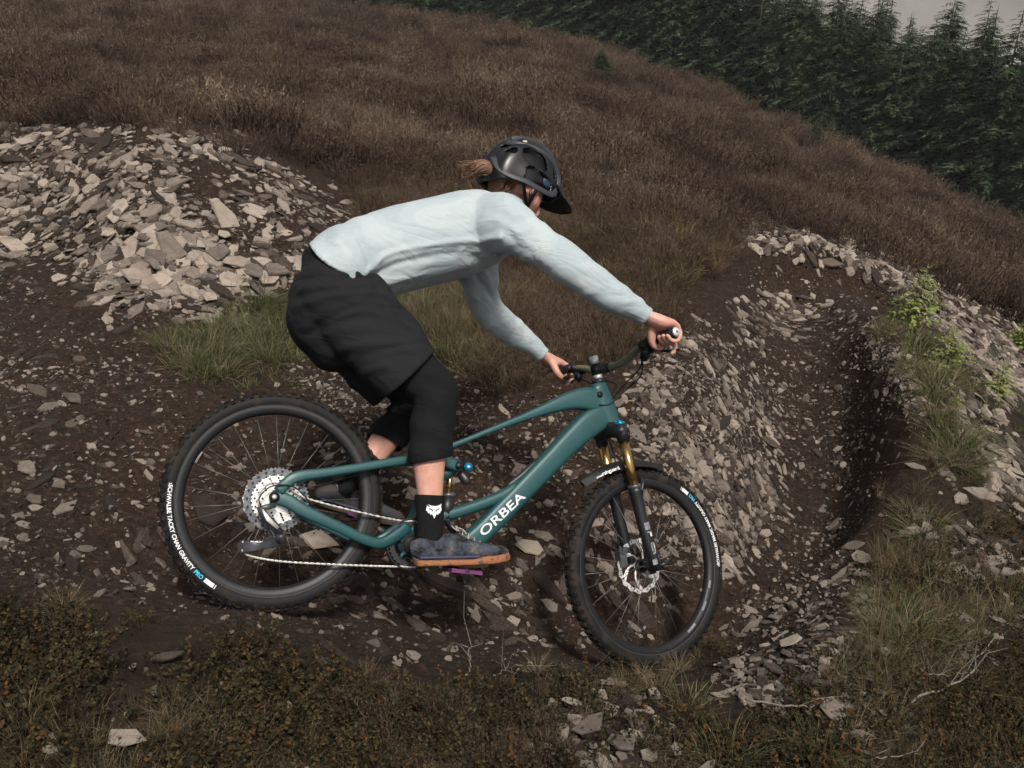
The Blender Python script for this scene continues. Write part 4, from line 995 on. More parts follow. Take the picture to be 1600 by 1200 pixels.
# ================================================================== the rider, laid out in the bike's frame
PO = np.array([.47, -.13, -.14])                                  # right heel on the pedal
PMAT = BM @ Matrix.Translation(Vector(PO))
person = empty('person', matrix=PMAT)
tag(person, 'rider in pale blue jersey, black shorts and dark helmet crouched over the teal bike', 'person')
class PB(MB):
    def build(s, *a, **k):
        s.v = [tuple(np.asarray(p) - PO) for p in s.v]; return MB.build(s, *a, **k)
def ppart(name, m, parent, pieces, smooth=True):
    mb = PB()
    for p in pieces: mb.add(*p)
    return mb.build(name, m, parent, smooth)
def loft(P, n=24, seg=24, ref=(0, 1, 0), power=2.2, round_=True):
    """P rows: x, y, z, half width to the side, half depth; domed ends"""
    C = catmull(P, n); C[:, 3:5] = np.maximum(C[:, 3:5], .004)
    if round_:
        for e, i0 in ((0, 0), (-1, -1)):
            t = C[0] - C[1] if e == 0 else C[-1] - C[-2]; t = t[:3] / np.linalg.norm(t[:3]); r = C[i0, 3:5].min()
            ex = []
            for q in (.45, .8, .97): ex.append(np.concatenate([C[i0, :3] + t * r * q * .8, C[i0, 3:5] * math.sqrt(1 - q * q)]))
            C = np.vstack([ex[::-1], C]) if e == 0 else np.vstack([C, ex])
    path = C[:, :3]; tang = np.gradient(path, axis=0); V = []
    for i in range(len(C)):
        t = tang[i] / np.linalg.norm(tang[i]); a = np.asarray(ref, float) - t * (np.asarray(ref, float) @ t); a /= np.linalg.norm(a); b = np.cross(t, a)
        for k in range(seg):
            th = 2 * PI * k / seg; c, s = math.cos(th), math.sin(th); e = 2.0 / power
            V.append(path[i] + a * C[i, 3] * math.copysign(abs(c) ** e, c) + b * C[i, 4] * math.copysign(abs(s) ** e, s))
    n2 = len(C)
    F = [(i * seg + k, i * seg + (k + 1) % seg, (i + 1) * seg + (k + 1) % seg, (i + 1) * seg + k) for i in range(n2 - 1) for k in range(seg)]
    F.append(tuple(range(seg))[::-1]); F.append(tuple((n2 - 1) * seg + k for k in range(seg)))
    return V, F
def ellipsoid(c, r, M=None, n=14, m=20):
    V, F = [], []
    for i in range(n + 1):
        ph = PI * i / n
        for j in range(m):
            th = 2 * PI * j / m; v = np.array([r[0] * math.sin(ph) * math.cos(th), r[1] * math.sin(ph) * math.sin(th), r[2] * math.cos(ph)])
            V.append(np.asarray(c) + (np.asarray(M) @ v if M is not None else v))
    for i in range(n):
        for j in range(m): F.append((i * m + j, (i + 1) * m + j, (i + 1) * m + (j + 1) % m, i * m + (j + 1) % m))
    return V, F
def fuse(name, m, parent, pieces, voxel=.006, smooth_it=4, disp=None, keep=None, rim_=0):
    """weld overlapping volumes into one continuous skin"""
    mb = PB()
    for p in pieces: mb.add(*p)
    o = mb.build(name, None, None)
    md = o.modifiers.new('weld', 'REMESH'); md.mode = 'VOXEL'; md.voxel_size = voxel
    ms = o.modifiers.new('relax', 'SMOOTH'); ms.iterations = smooth_it; ms.factor = .5
    bpy.context.view_layer.update()
    me = bpy.data.meshes.new_from_object(o.evaluated_get(bpy.context.evaluated_depsgraph_get()))
    old = o.data; o.modifiers.clear(); o.data = me; bpy.data.meshes.remove(old)
    nv = len(me.vertices); co = np.empty(nv * 3, np.float32); me.vertices.foreach_get('co', co); co = co.reshape(-1, 3).astype(float) + PO
    if disp is not None:
        no = np.empty(nv * 3, np.float32); me.vertices.foreach_get('normal', no); no = no.reshape(-1, 3).astype(float)
        co = co + no * disp(co, no)[:, None]; me.vertices.foreach_set('co', (co - PO).astype(np.float32).ravel())
    if keep is not None:                       # cut openings: hem, cuffs, neck
        bm = bmesh.new(); bm.from_mesh(me); bm.verts.ensure_lookup_table(); g = keep(co)
        bmesh.ops.delete(bm, geom=[v for v, k in zip(bm.verts, g) if k < 0], context='VERTS'); bm.verts.ensure_lookup_table()
        bv = [v for v in bm.verts if v.is_boundary]; P = np.array([v.co for v in bv]) + PO
        for _ in range(3):                     # draw the ragged edge out to a clean line
            g0 = keep(P); gr = np.stack([(keep(P + e) - g0) / 1e-4 for e in np.eye(3) * 1e-4], 1); P = P - gr * (g0 / np.maximum((gr ** 2).sum(1), .05))[:, None].clip(-.012, .012)
        for v, p in zip(bv, P - PO): v.co = p
        bm.to_mesh(me); bm.free()
    if rim_:
        sd = o.modifiers.new('cloth_thickness', 'SOLIDIFY'); sd.thickness = rim_; sd.offset = -1
    me.materials.clear(); me.materials.append(m)
    me.polygons.foreach_set('use_smooth', np.ones(len(me.polygons), bool)); me.update()
    o.parent = parent
    return o

def skin_mat():
    m = mat('skin', [(.25, (.36, .165, .120)), (.5, (.44, .225, .168)), (.75, (.49, .27, .205))], .5, 22, 5, .15, 160, spec=.4)
    b = m.node_tree.nodes['Principled BSDF']; b.inputs['Subsurface Weight'].default_value = .12; b.inputs['Subsurface Radius'].default_value = (.012, .005, .003); b.inputs['Subsurface Scale'].default_value = .5
    return m
SKIN = skin_mat()
JERSEY = mat('pale_blue_jersey', [(.44, (.278, .326, .338)), (.465, (.303, .347, .357)), (.535, (.307, .350, .359)), (.56, (.332, .372, .378))], .9, 6.5, 1.5, .12, 420, spec=.2, sheen=.2, wrinkle=(7.5, .85, .02, (.5, 1, 1.7)))
def cloth(name, base, mudc=(.10, .08, .062), amount=.66, scale=26):
    m = speckle(name, base, mudc, amount, .9, 0, 0, scale, .15); add_wrinkle(m, 9, .6, .02, (.5, 1, 1.6)); return m
SHORTS = cloth('black_shorts', (.0105, .0108, .0118), (.045, .040, .036), .70)
PAD = cloth('black_knee_pad', (.0060, .0060, .0066), (.02, .017, .0145), .72)
SOCK = mat('black_sock', [(.3, (.006, .006, .007)), (.7, (.010, .010, .011))], .95, 90, 3, .3, 300, spec=.1)
SUEDE = mat('grey_blue_suede', [(.38, (.012, .011, .010)), (.44, (.034, .037, .048)), (.51, (.046, .050, .066)), (.57, (.060, .061, .070)), (.64, (.115, .098, .080))], .92, 22, 7, .6, 120, spec=.15)
GUM = cloth('gum_sole', (.22, .092, .045), (.075, .052, .038), .54, 34)
SUEDED = cloth('dark_suede', (.035, .036, .04), (.05, .042, .034), .5, 20)  # darker upper for the far shoe
GUMD = cloth('dark_sole', (.045, .032, .024), (.03, .024, .02), .5, 20)  # darker brown sole for the far shoe
NAVY = mat('navy_foxing', [(0, (.035, .04, .075))], .7)
HAIR = mat('brown_hair', [(.3, (.065, .032, .018)), (.7, (.15, .08, .047))], .55, 40, 4, spec=.4, stretch=(1, 1, 1))

# ---- joints
TOR = [(.060, 0, .755, .095, .090), (.130, 0, .835, .105, .098), (.225, 0, .915, .150, .125), (.350, 0, .990, .165, .130), (.465, 0, 1.060, .180, .125), (.555, 0, 1.120, .160, .095), (.600, 0, 1.165, .085, .065)]
HIP = {-1: np.array([.045, -.095, .705]), 1: np.array([.045, .095, .705])}
SHO = {-1: np.array([.545, -.165, 1.075]), 1: np.array([.555, .165, 1.075])}
ELB = {-1: np.array([.775, -.315, .925]), 1: np.array([.690, .310, .915])}
GR = {s: (GRIP[s][0], GRIP[s][1]) for s in (-1, 1)}
HC = np.array([.638, -.005, 1.300])                                   # inside of the helmet
hf = np.array([.925, .27, -.22]); hf /= np.linalg.norm(hf); hu = np.array([.20, -.12, .97]); hu -= hf * (hu @ hf); hu /= np.linalg.norm(hu); hl = np.cross(hu, hf)
HM = np.stack([hf, hl, hu], 1)
def hp(f, l, u): return HC + hf * f + hl * l + hu * u

def hand_pieces(s):
    """hand closed round a grip; s=-1 right, +1 left"""
    a, b = GR[s]; g = (a - b) / np.linalg.norm(a - b)             # outward along the grip
    c0 = a * .60 + b * .40
    e1 = np.array([1.0, 0, 0]); e1 -= g * (e1 @ g); e1 /= np.linalg.norm(e1); e2 = np.cross(g, e1); e2 = e2 if e2[2] > 0 else -e2
    def P(ang, r, o): an = math.radians(ang); return c0 + g * o + (e1 * math.cos(an) + e2 * math.sin(an)) * r
    W_ = P(152, .105, -.012 if s < 0 else -.012)
    pcs = []
    def lo2(pts, n=14, seg=14, ref=None): return loft(pts, n, seg, tuple(g), 2.3)
    pcs.append(lo2([(*W_, .028, .020), (*P(146, .075, -.006), .036, .024), (*P(132, .047, .0), .043, .025), (*P(96, .037, .002), .045, .019), (*P(55, .037, .002), .043, .014)]))
    tips = []
    for i, (o, L) in enumerate([(-.0325, 1.0), (-.0105, 1.06), (.0115, 1.0), (.0325, .84)]):
        r0 = .0104 if i < 3 else .0090
        if i == 0:
            pts = [P(62, .036, o), P(22, .045, o - .001), P(-8, .060, o + .006), P(-32, .066, o + .012), P(-50, .064, o + .016)]
        else:
            pts = [P(62, .036, o), P(14, .0345, o), P(-40, .0300, o), P(-95, .0275, o), P(-95 - 62 * L, .0270, o)]
        pts = catmull(pts, 12); rr = np.linspace(r0 * 1.08, r0 * .82, 12)
        pcs.append(loft(np.hstack([pts, rr[:, None], rr[:, None]]), 12, 10, tuple(g), 2))
        tips.append(pts[-1])
    th = catmull([P(150, .055, -.026), P(178, .035, -.038), P(-140, .031, -.047), P(-95, .032, -.050), P(-55, .034, -.048)], 12); rr = np.linspace(.0175, .0100, 12)
    pcs.append(loft(np.hstack([th, rr[:, None], rr[:, None]]), 12, 12, tuple(g), 2))
    return W_, pcs
hands = {s: hand_pieces(s) for s in (-1, 1)}
KNEE = {-1: np.array([.412, -.148, .430]), 1: np.array([.455, .185, .455])}
ANK = {-1: np.array([.490, -.130, -.045]), 1: np.array([.262, .142, .105])}
# ---- the body: one skin from crown to heel
pieces = [loft(TOR, 26, 28)]
pieces.append(loft([(.575, 0, 1.140, .062, .062), (.60, .0, 1.195, .055, .056), (*hp(-.015, 0, -.085), .054, .056), (*hp(-.01, 0, -.04), .052, .056)], 12, 18))
pieces.append(ellipsoid(hp(-.012, 0, .018), (.098, .077, .098), HM))
pieces.append(loft([(*hp(.03, 0, .0), .066, .070), (*hp(.045, 0, -.04), .062, .060), (*hp(.055, 0, -.08), .050, .046), (*hp(.070, 0, -.112), .030, .026)], 12, 18, tuple(hl)))
pieces.append(loft([(*hp(.094, 0, -.012), .010, .010), (*hp(.112, 0, -.036), .013, .013), (*hp(.116, 0, -.052), .015, .012), (*hp(.10, 0, -.058), .014, .010)], 8, 10, tuple(hl)))
for s in (-1, 1):
    pieces.append(loft([(*hp(.112, 0, -.078 - .006 * s), .020, .007), (*hp(.100, 0, -.080 - .006 * s), .020, .008)], 4, 10, tuple(hl)))
    ec = hp(.005, s * .076, -.030)                                # ears
    pieces.append(ellipsoid(ec, (.020, .007, .030), HM @ np.array(Matrix.Rotation(-.25, 3, 'Y')), 8, 12)); pieces.append(loft([(*hp(.0, s * .068, -.045), .012, .012), (*hp(-.004, s * .080, -.01), .006, .006), (*hp(.012, s * .082, -.002), .005, .005), (*hp(.020, s * .080, -.02), .005, .005)], 8, 8))
    sh, el = SHO[s], ELB[s]; W_, hpcs = hands[s]
    pieces.append(loft([(*(np.array([.52, s * .08, 1.08])), .070, .072), (*sh, .062, .066), (*(sh * .6 + el * .4), .050, .054), (*el, .041, .043), (*(el * .55 + W_ * .45 + np.array([0, 0, -.01])), .042, .042), (*W_, .027, .023)], 26, 16, (0, 1, 0)))
    pieces += hpcs
    h, k, an = HIP[s], KNEE[s], ANK[s]; dn = (an - k) / np.linalg.norm(an - k); bk = np.array([dn[2], 0, -dn[0]]); bk = bk if bk[0] < 0 else -bk
    pieces.append(loft([(*(h + (.020, 0, -.010)), .050, .070), (*(h * .65 + k * .35), .060, .078), (*(h * .25 + k * .75), .056, .062), (*(k + (.006, 0, 0)), .052, .060), (*(k * .78 + an * .22 + bk * .012), .050, .060), (*(k * .6 + an * .4 + bk * .012), .050, .058), (*(k * .3 + an * .7 + bk * .004), .036, .042), (*an, .032, .036), (*(an + dn * .04), .032, .040)], 34, 18, (0, 1, 0)))
    ft = np.array([1, 0, .10]) if s < 0 else np.array([.93, 0, -.12])
    pieces.append(loft([(*(an + dn * .045 - ft * .035), .030, .030), (*(an + dn * .05 + ft * .05), .036, .030), (*(an + dn * .062 + ft * .13), .042, .022), (*(an + dn * .066 + ft * .19), .036, .014)], 12, 14, (0, 1, 0)))
body = fuse('body', SKIN, person, pieces, .0042, 3)
# ---- jersey
_seg = lambda p, a, b: np.clip(((p - a) @ (b - a)) / ((b - a) @ (b - a)), 0, 1)
CREASE = [  # ridges pulled into the cloth of the flank: (x, z) runs, height, width
 ([(.120, .762), (.165, .835), (.290, .905), (.420, .960), (.525, .985)], .009, .010), ([(.135, .745), (.190, .805), (.300, .868), (.400, .915)], -.008, .011), ([(.160, .735), (.260, .800), (.380, .850), (.470, .900)], .007, .013), ([(.215, .740), (.330, .790), (.440, .835)], -.006, .012), ([(.270, .750), (.390, .790), (.480, .850)], .006, .012),
 ([(.055, .850), (.085, .805), (.110, .755)], .005, .009), ([(.080, .855), (.110, .810), (.128, .760)], -.005, .009), ([(.030, .830), (.060, .790), (.090, .745)], -.004, .009), ([(.120, .860), (.140, .820), (.150, .780)], .004, .009),
 ([(.520, .990), (.560, .940), (.620, .905)], .008, .012), ([(.545, 1.000), (.590, .960), (.680, .925)], -.007, .010), ([(.500, 1.03), (.560, 1.01), (.650, .965)], .005, .012), ([(.440, .930), (.500, .930), (.560, .900)], -.006, .011)]
def _dpoly(u, v, P):
    P = catmull(P, 14); d = np.full(len(u), 9.0)
    for a, b in zip(P[:-1], P[1:]):
        ab = b - a; t = np.clip(((u - a[0]) * ab[0] + (v - a[1]) * ab[1]) / (ab @ ab), 0, 1); d = np.minimum(d, np.hypot(u - a[0] - t * ab[0], v - a[1] - t * ab[1]))
    return d
def jersey_folds(co, no):
    x, y, z = co.T; out = .0022 * fbm(x * 9, y * 9, z * 9, 3, 21)
    side = np.clip((np.abs(y) - .06) / .05, 0, 1) * np.clip((.30 - np.abs(y)) / .06, 0, 1)
    for P, A, sg in CREASE: out += side * A * np.exp(-(_dpoly(x, z, np.array(P)) / sg) ** 2)
    ax = np.array([.87, 0, .50]); t = co @ ax; n_ = co @ np.array([-.50, 0, .87])
    out += .0022 * vnoise(n_ * 34, t * 7, y * 10, 61) * side + .0012 * vnoise(n_ * 70, t * 16, y * 20, 62)
    hem = np.clip((.62 - t) / .16, 0, 1) * (np.abs(y) < .2); out += .0035 * hem * np.sin(t * 60 + 3 * vnoise(x * 8, y * 12, z * 8, 6))
    for s in (-1, 1):
        sh, el, w_ = SHO[s], ELB[s], hands[s][0]
        a1 = _seg(co, el, w_); d1 = np.linalg.norm(co - (el + a1[:, None] * (w_ - el)), axis=1); on = np.clip((.10 - d1) / .02, 0, 1) * (co[:, 1] * s > .16)
        q = np.sin(a1 * 30 + 26 * (z - .9) + 4 * vnoise(x * 9, y * 9, z * 9, 8))
        out += on * .0024 * np.clip(.25 + vnoise(x * 5, y * 5, z * 5, 40), 0, 1) * np.sign(q) * np.abs(q) ** 1.5 * np.clip((a1 + .15) / .3, 0, 1)
        a0 = _seg(co, sh, el); d0 = np.linalg.norm(co - (sh + a0[:, None] * (el - sh)), axis=1); on0 = np.clip((.12 - d0) / .02, 0, 1) * (co[:, 1] * s > .14)
        out += on0 * .0020 * np.sin(n_ * 75 + t * 12 + 4 * vnoise(x * 7, y * 7, z * 7, 9))
    return out
JT = [(-.015, 0, .725, .160, .120), (.058, 0, .795, .182, .143), (.140, 0, .862, .174, .144), (.241, 0, .928, .174, .148), (.361, 0, .994, .180, .148), (.472, 0, 1.060, .188, .146), (.560, 0, 1.118, .165, .124), (.602, 0, 1.170, .082, .078), (.612, 0, 1.215, .066, .066), (.622, 0, 1.25, .062, .062)]
jp = [loft(JT, 34, 34)]
for s in (-1, 1):
    sh, el = SHO[s], ELB[s]; W_ = hands[s][0]; d = (W_ - el) / np.linalg.norm(W_ - el)
    jp.append(loft([(.50, s * .09, 1.06, .095, .100), (*(sh + (-.01, s * .005, -.012)), .090, .104), (*(sh * .62 + el * .38 + (0, 0, -.006)), .068, .079), (*(el + (-.004, 0, -.006)), .057, .065), (*(el * .5 + W_ * .5 + (0, 0, -.012)), .052, .058), (*(W_ - d * .055), .043, .043), (*(W_ - d * .012), .037, .034), (*(W_ + d * .025), .035, .032)], 40, 22, (0, 1, 0)))
def hem_f(co): return co @ np.array([.287, 0, .958]) - .795 + .085 * np.clip(np.abs(co[:, 1]) / .17, 0, 1.3) ** 2
def jersey_keep(co):
    g = hem_f(co)
    nk = np.where((np.abs(co[:, 1]) < .12) & (co[:, 0] < .80) & (co[:, 0] > .48), -((co - np.array([.585, 0, 1.236])) @ np.array([.25, 0, .97])), 1.0)
    g = np.minimum(g, nk)
    for s in (-1, 1):
        W_ = hands[s][0]; d = (W_ - ELB[s]) / np.linalg.norm(W_ - ELB[s]); g = np.minimum(g, np.where(np.linalg.norm(co - W_, axis=1) < .12, .004 - (co - W_) @ d, 1.0))
    return g
jersey = fuse('jersey', JERSEY, person, jp, .0056, 8, jersey_folds, jersey_keep, .003)
for s in (-1, 1):                                                # ribbed cuffs
    W_ = hands[s][0]; d = (W_ - ELB[s]) / np.linalg.norm(W_ - ELB[s]); n_ = 16
    P = [(*(W_ + d * (-.042 + .048 * i / (n_ - 1))), .0385 + .0011 * math.sin(i * 2.1) - .0022 * i / n_, .0355 + .0011 * math.sin(i * 2.1 + 1) - .0022 * i / n_) for i in range(n_)]
    ppart('cuff', JERSEY, jersey, [loft(P, 32, 24, (0, 1, 0), 2, False)])
# ---- shorts
SCREASE = [([(-.090, .699), (.029, .717), (.144, .758)], -.009, .012), ([(-.087, .604), (.041, .656), (.179, .708), (.242, .697)], .009, .016), ([(-.034, .523), (.116, .594), (.283, .615)], -.009, .016), ([(.026, .475), (.192, .527), (.339, .552)], .007, .016), ([(.142, .731), (.193, .690), (.280, .636)], -.007, .013), ([(-.110, .651), (.016, .681), (.142, .731)], .008, .013), ([(.140, .471), (.256, .532), (.354, .567)], -.006, .012), ([(.110, .412), (.226, .460)], .006, .014), ([(.0, .56), (.10, .63), (.20, .66)], -.006, .012), ([(.08, .44), (.2, .50), (.30, .53)], .004, .010)]
def shorts_folds(co, no):
    x, y, z = co.T; out = .0030 * fbm(x * 8, y * 8, z * 8, 3, 55)
    for P, A, sg in SCREASE: out += A * np.exp(-(_dpoly(x, z, np.array(P)) / sg) ** 2) * np.clip((np.abs(y) - .05) / .06, 0, 1)
    return out - .022 * np.clip((hem_f(co) + .020) / .035, 0, 1)
sp_ = [loft([(.010, 0, .835, .150, .096), (.034, 0, .790, .170, .122), (.050, 0, .735, .180, .150), (.060, 0, .685, .176, .153), (.080, 0, .640, .150, .120)], 24, 32)]
for s in (-1, 1):
    h, k = HIP[s], KNEE[s]; d = (k - h) / np.linalg.norm(k - h)
    sp_.append(loft([(*(h + (.0, 0, .020)), .100, .146), (*(h * .80 + k * .20 + (-.002, 0, .004)), .102, .155), (*(h * .55 + k * .45 + (-.010, 0, -.002)), .098, .141), (*(h * .28 + k * .72 + (-.022, 0, -.010)), .098, .122), (*(h * .10 + k * .90 + (-.026, 0, -.012)), .096, .112)], 26, 24, (0, 1, 0)))
def shorts_keep(co):
    g = .022 + .110 * np.clip(np.abs(co[:, 1]) / .15, 0, 1.2) ** 2 - hem_f(co)
    for s in (-1, 1):
        h, kn = HIP[s], KNEE[s]; ax = np.array([.83, 0, -.56]); c_ = h * .22 + kn * .78
        g = np.minimum(g, np.where(co[:, 1] * s > .002, .004 - (co - c_) @ ax, 1.0))
    return g
sp_.append(loft([(.010, 0, .700, .150, .110), (.040, 0, .620, .150, .130), (.100, 0, .545, .120, .110)], 14, 24))
shorts = fuse('shorts', SHORTS, person, sp_, .0060, 20, shorts_folds, shorts_keep, .003)

# ---- knee pads, socks, shoes
def pad_folds(co, no): x, y, z = co.T; return .0028 * np.sin(z * 70 + x * 30 + 2 * vnoise(x * 9, y * 9, z * 9, 17)) + .0015 * fbm(x * 20, y * 20, z * 20, 2, 3)
for s in (-1, 1):
    h, k, an = HIP[s], KNEE[s], ANK[s]; dn = (an - k) / np.linalg.norm(an - k); d = (k - h) / np.linalg.norm(k - h); bk = np.array([dn[2], 0, -dn[0]]); bk = bk if bk[0] < 0 else -bk
    t2 = .47 if s < 0 else .52
    def pk(co, k=k, an=an, dn=dn, d=d, h=h, s=s, t2=t2):
        cut = k + (an - k) * t2; nn = dn + (-bk) * .22; return np.minimum(-((co - cut) @ nn), (co - (h * .46 + k * .54)) @ d)
    pad = fuse('knee_pad', PAD, person, [loft([(*(h * .55 + k * .45), .080, .095), (*(h * .45 + k * .55), .078, .092), (*(h * .2 + k * .8), .072, .082), (*(k + bk * -.004), .068, .078), (*(k * .82 + an * .18), .065, .072), (*(k * .62 + an * .38 + bk * .006), .062, .070), (*(k * .4 + an * .6 + bk * .006), .058, .066)], 30, 24, (0, 1, 0))], .006, 4, pad_folds, pk, .003)
    if s < 0:
        kf = k - bk * .074 + dn * .01
        ppart('pad_tab', PRINTB, pad, [box(kf + np.array([-.045, -.052, -.012]), .004, .004, .030, np.array(Matrix.Rotation(.3, 3, 'Y')))], False)
        ppart('pad_tab_end', mat('green_tab', [(0, (.05, .32, .06))], .7), pad, [box(kf + np.array([-.041, -.053, -.034]), .009, .005, .013, np.array(Matrix.Rotation(.3, 3, 'Y')))], False)
    c0 = k * .30 + an * .70 if s < 0 else k * .2 + an * .8
    ppart('sock', SOCK, person, [loft([(*(k * .295 + an * .705 + bk * .004), .0425, .0500), (*(k * .26 + an * .74 + bk * .004), .0425, .0490), (*(k * .12 + an * .88), .0385, .0440), (*an, .0375, .0430), (*(an + dn * .035), .038, .048), (*(an + dn * .06), .036, .05)], 26, 22, (0, 1, 0), 2.1, False)])
    # shoe
    fx = np.array([.985, 0, .175]) if s < 0 else np.array([.93, 0, -.10]); fx /= np.linalg.norm(fx); fz = np.array([-fx[2], 0, fx[0]])
    if s < 0: heel = np.array([.466, -.136, -.132])
    else: heel = np.array([.160, .142, .012])
    def sp(x, z, y=0.0): return heel + fx * x + fz * z + Y * y
    def shoe_sections(z0, z1f, wadd):
        out = []
        for x, wf, zt in [(-.004, .030, .082), (.02, .036, .090), (.06, .038, .084), (.10, .040, .100), (.135, .043, .092), (.17, .048, .080), (.21, .051, .069), (.25, .050, .060), (.28, .043, .050), (.298, .026, .036)]:
            up = .012 * max(0, (x - .2) / .1) ** 2
            zt2 = z1f(x, zt) + up; zb = z0 + up; out.append((*sp(x, (zt2 + zb) / 2), wf + wadd, (zt2 - zb) / 2))
        return out
    shoe = ppart('shoe', SUEDE if s < 0 else SUEDED, person, [loft(shoe_sections(.018, lambda x, zt: zt, 0), 30, 24, (0, 1, 0), 2.8)])
    ppart('shoe_sole', GUM if s < 0 else GUMD, shoe, [loft(shoe_sections(-.004, lambda x, zt: .018 + (.008 if x > .18 else 0), .004), 30, 24, (0, 1, 0), 4.5)])
    ppart('foxing_stripe', NAVY, shoe, [loft([(*sp(x, .0245 + .012 * max(0, (x - .2) / .1) ** 2), w_ + .0022, .0048) for x, w_ in [(-.002, .030), (.02, .0365), (.06, .039), (.10, .041), (.135, .044), (.17, .0475), (.19, .048)]], 18, 20, (0, 1, 0), 5)])
    ppart('tongue', SUEDE, shoe, [loft([(*sp(.125, .098), .028, .010), (*sp(.105, .125), .030, .008), (*sp(.095, .142), .026, .006)], 10, 16, (0, 1, 0))])
    for i in range(5):
        x0 = .118 + i * .020; zz = .118 - i * .0125
        ppart('lace', mat('lace', [(.4, (.20, .18, .14)), (.7, (.42, .40, .34))], .9, 60, 3) if i == 0 and s < 0 else bpy.data.materials['lace'], shoe, [tube(catmull([sp(x0, zz - .012, -.030), sp(x0 + .004, zz, -.020), sp(x0 + .010, zz + .004, 0), sp(x0 + .006, zz, .020), sp(x0, zz - .012, .030)], 14), .0028, 6)])
    if s < 0: ppart('lace_bow', bpy.data.materials['lace'], shoe, [tube(catmull([sp(.112, .122, -.012), sp(.10, .122, -.036), sp(.118, .108, -.040), sp(.128, .112, -.020)], 14), .0026, 6), tube(catmull([sp(.118, .120, -.014), sp(.135, .112, -.040), sp(.146, .098, -.046)], 10), .0022, 6)])
# fox head on the sock: ears, brow, muzzle
fx_ = [(-50, 50), (-42, 44), (-22, 36), (0, 32), (22, 36), (42, 44), (50, 50), (47, 30), (54, 8), (40, -4), (42, -12), (28, -12), (26, -22), (12, -20), (6, -34), (0, -46), (-6, -34), (-12, -20), (-26, -22), (-28, -12), (-42, -12), (-40, -4), (-54, 8), (-47, 30)]
kR, aR = KNEE[-1], ANK[-1]; cF = kR * .16 + aR * .84 + np.array([-.002, 0, .012]); upv = (kR - aR) / np.linalg.norm(kR - aR); rtv = np.array([upv[2], 0, -upv[0]])
def on_sock(P2, lift):
    out = []
    for x, y in P2:
        xx = x * .00050; th = xx / .042; out.append(cF + upv * y * .00050 + rtv * .0440 * math.sin(th) + np.array([0, -1, 0]) * (.0400 * math.cos(th) + lift))
    return out
def fan_poly(P2, lift):
    c_ = np.mean(P2, axis=0); n = len(P2); return on_sock([tuple(c_)] + list(P2), lift), [(0, 1 + i, 1 + (i + 1) % n) for i in range(n)]
ppart('sock_emblem', PRINTW, person, [fan_poly(fx_, .0045)], False)
for sx in (-1, 1): ppart('emblem_eye', SOCK, person, [fan_poly([(sx * 10, 6), (sx * 34, 14), (sx * 36, 20), (sx * 14, 12), (sx * 8, -6)][::sx], .0055)], False)

# ---- hair
def strands(n, base, tip, spread_, r0, seed, curl=.02):
    r = np.random.default_rng(seed); out = []
    for i in range(n):
        b = np.asarray(base) + r.normal(size=3) * spread_ * .6; t = np.asarray(tip) + r.normal(size=3) * spread_ * np.array([1.1, .8, .75])
        m1 = b * .66 + t * .34 + r.normal(size=3) * curl + np.array([0, 0, .016]); m2 = b * .33 + t * .67 + r.normal(size=3) * curl + np.array([0, 0, .010])
        p = catmull([b, m1, m2, t], 12); out.append(tube(p, np.linspace(r0, r0 * .45, 12), 6))
    return out
hb0 = hp(-.135, -.02, -.040)
hair = ppart('hair', HAIR, person, strands(230, hb0, hb0 + np.array([-.088, -.015, -.020]), .0150, .0036, 3, .0045) + strands(26, hb0 + np.array([-.012, -.008, .004]), hb0 + np.array([-.098, -.02, -.045]), .013, .0018, 4, .008) + [loft([(*(hb0 + (.02, .005, 0)), .024, .022), (*(hb0 + (-.030, -.005, .010)), .026, .027), (*(hb0 + (-.068, -.012, -.006)), .020, .025)], 10, 14)])
ppart('hair', HAIR, person, [loft([(*hp(-.07, 0, .02), .070, .05), (*hp(-.085, 0, -.03), .062, .032), (*hp(-.075, 0, -.075), .045, .026)], 12, 20, tuple(hl))] + strands(24, hp(.0, -.078, .0), hp(.012, -.076, -.050), .006, .0028, 6, .004) + strands(20, hp(-.05, -.072, -.02), hp(-.07, -.060, -.085), .010, .003, 8, .006))
for s in (-1, 1): ppart('eye', mat('eye_white', [(0, (.7, .68, .65))], .2) if s < 0 else bpy.data.materials['eye_white'], person, [ellipsoid(hp(.083, s * .030, -.012), (.0115, .0115, .0115))])
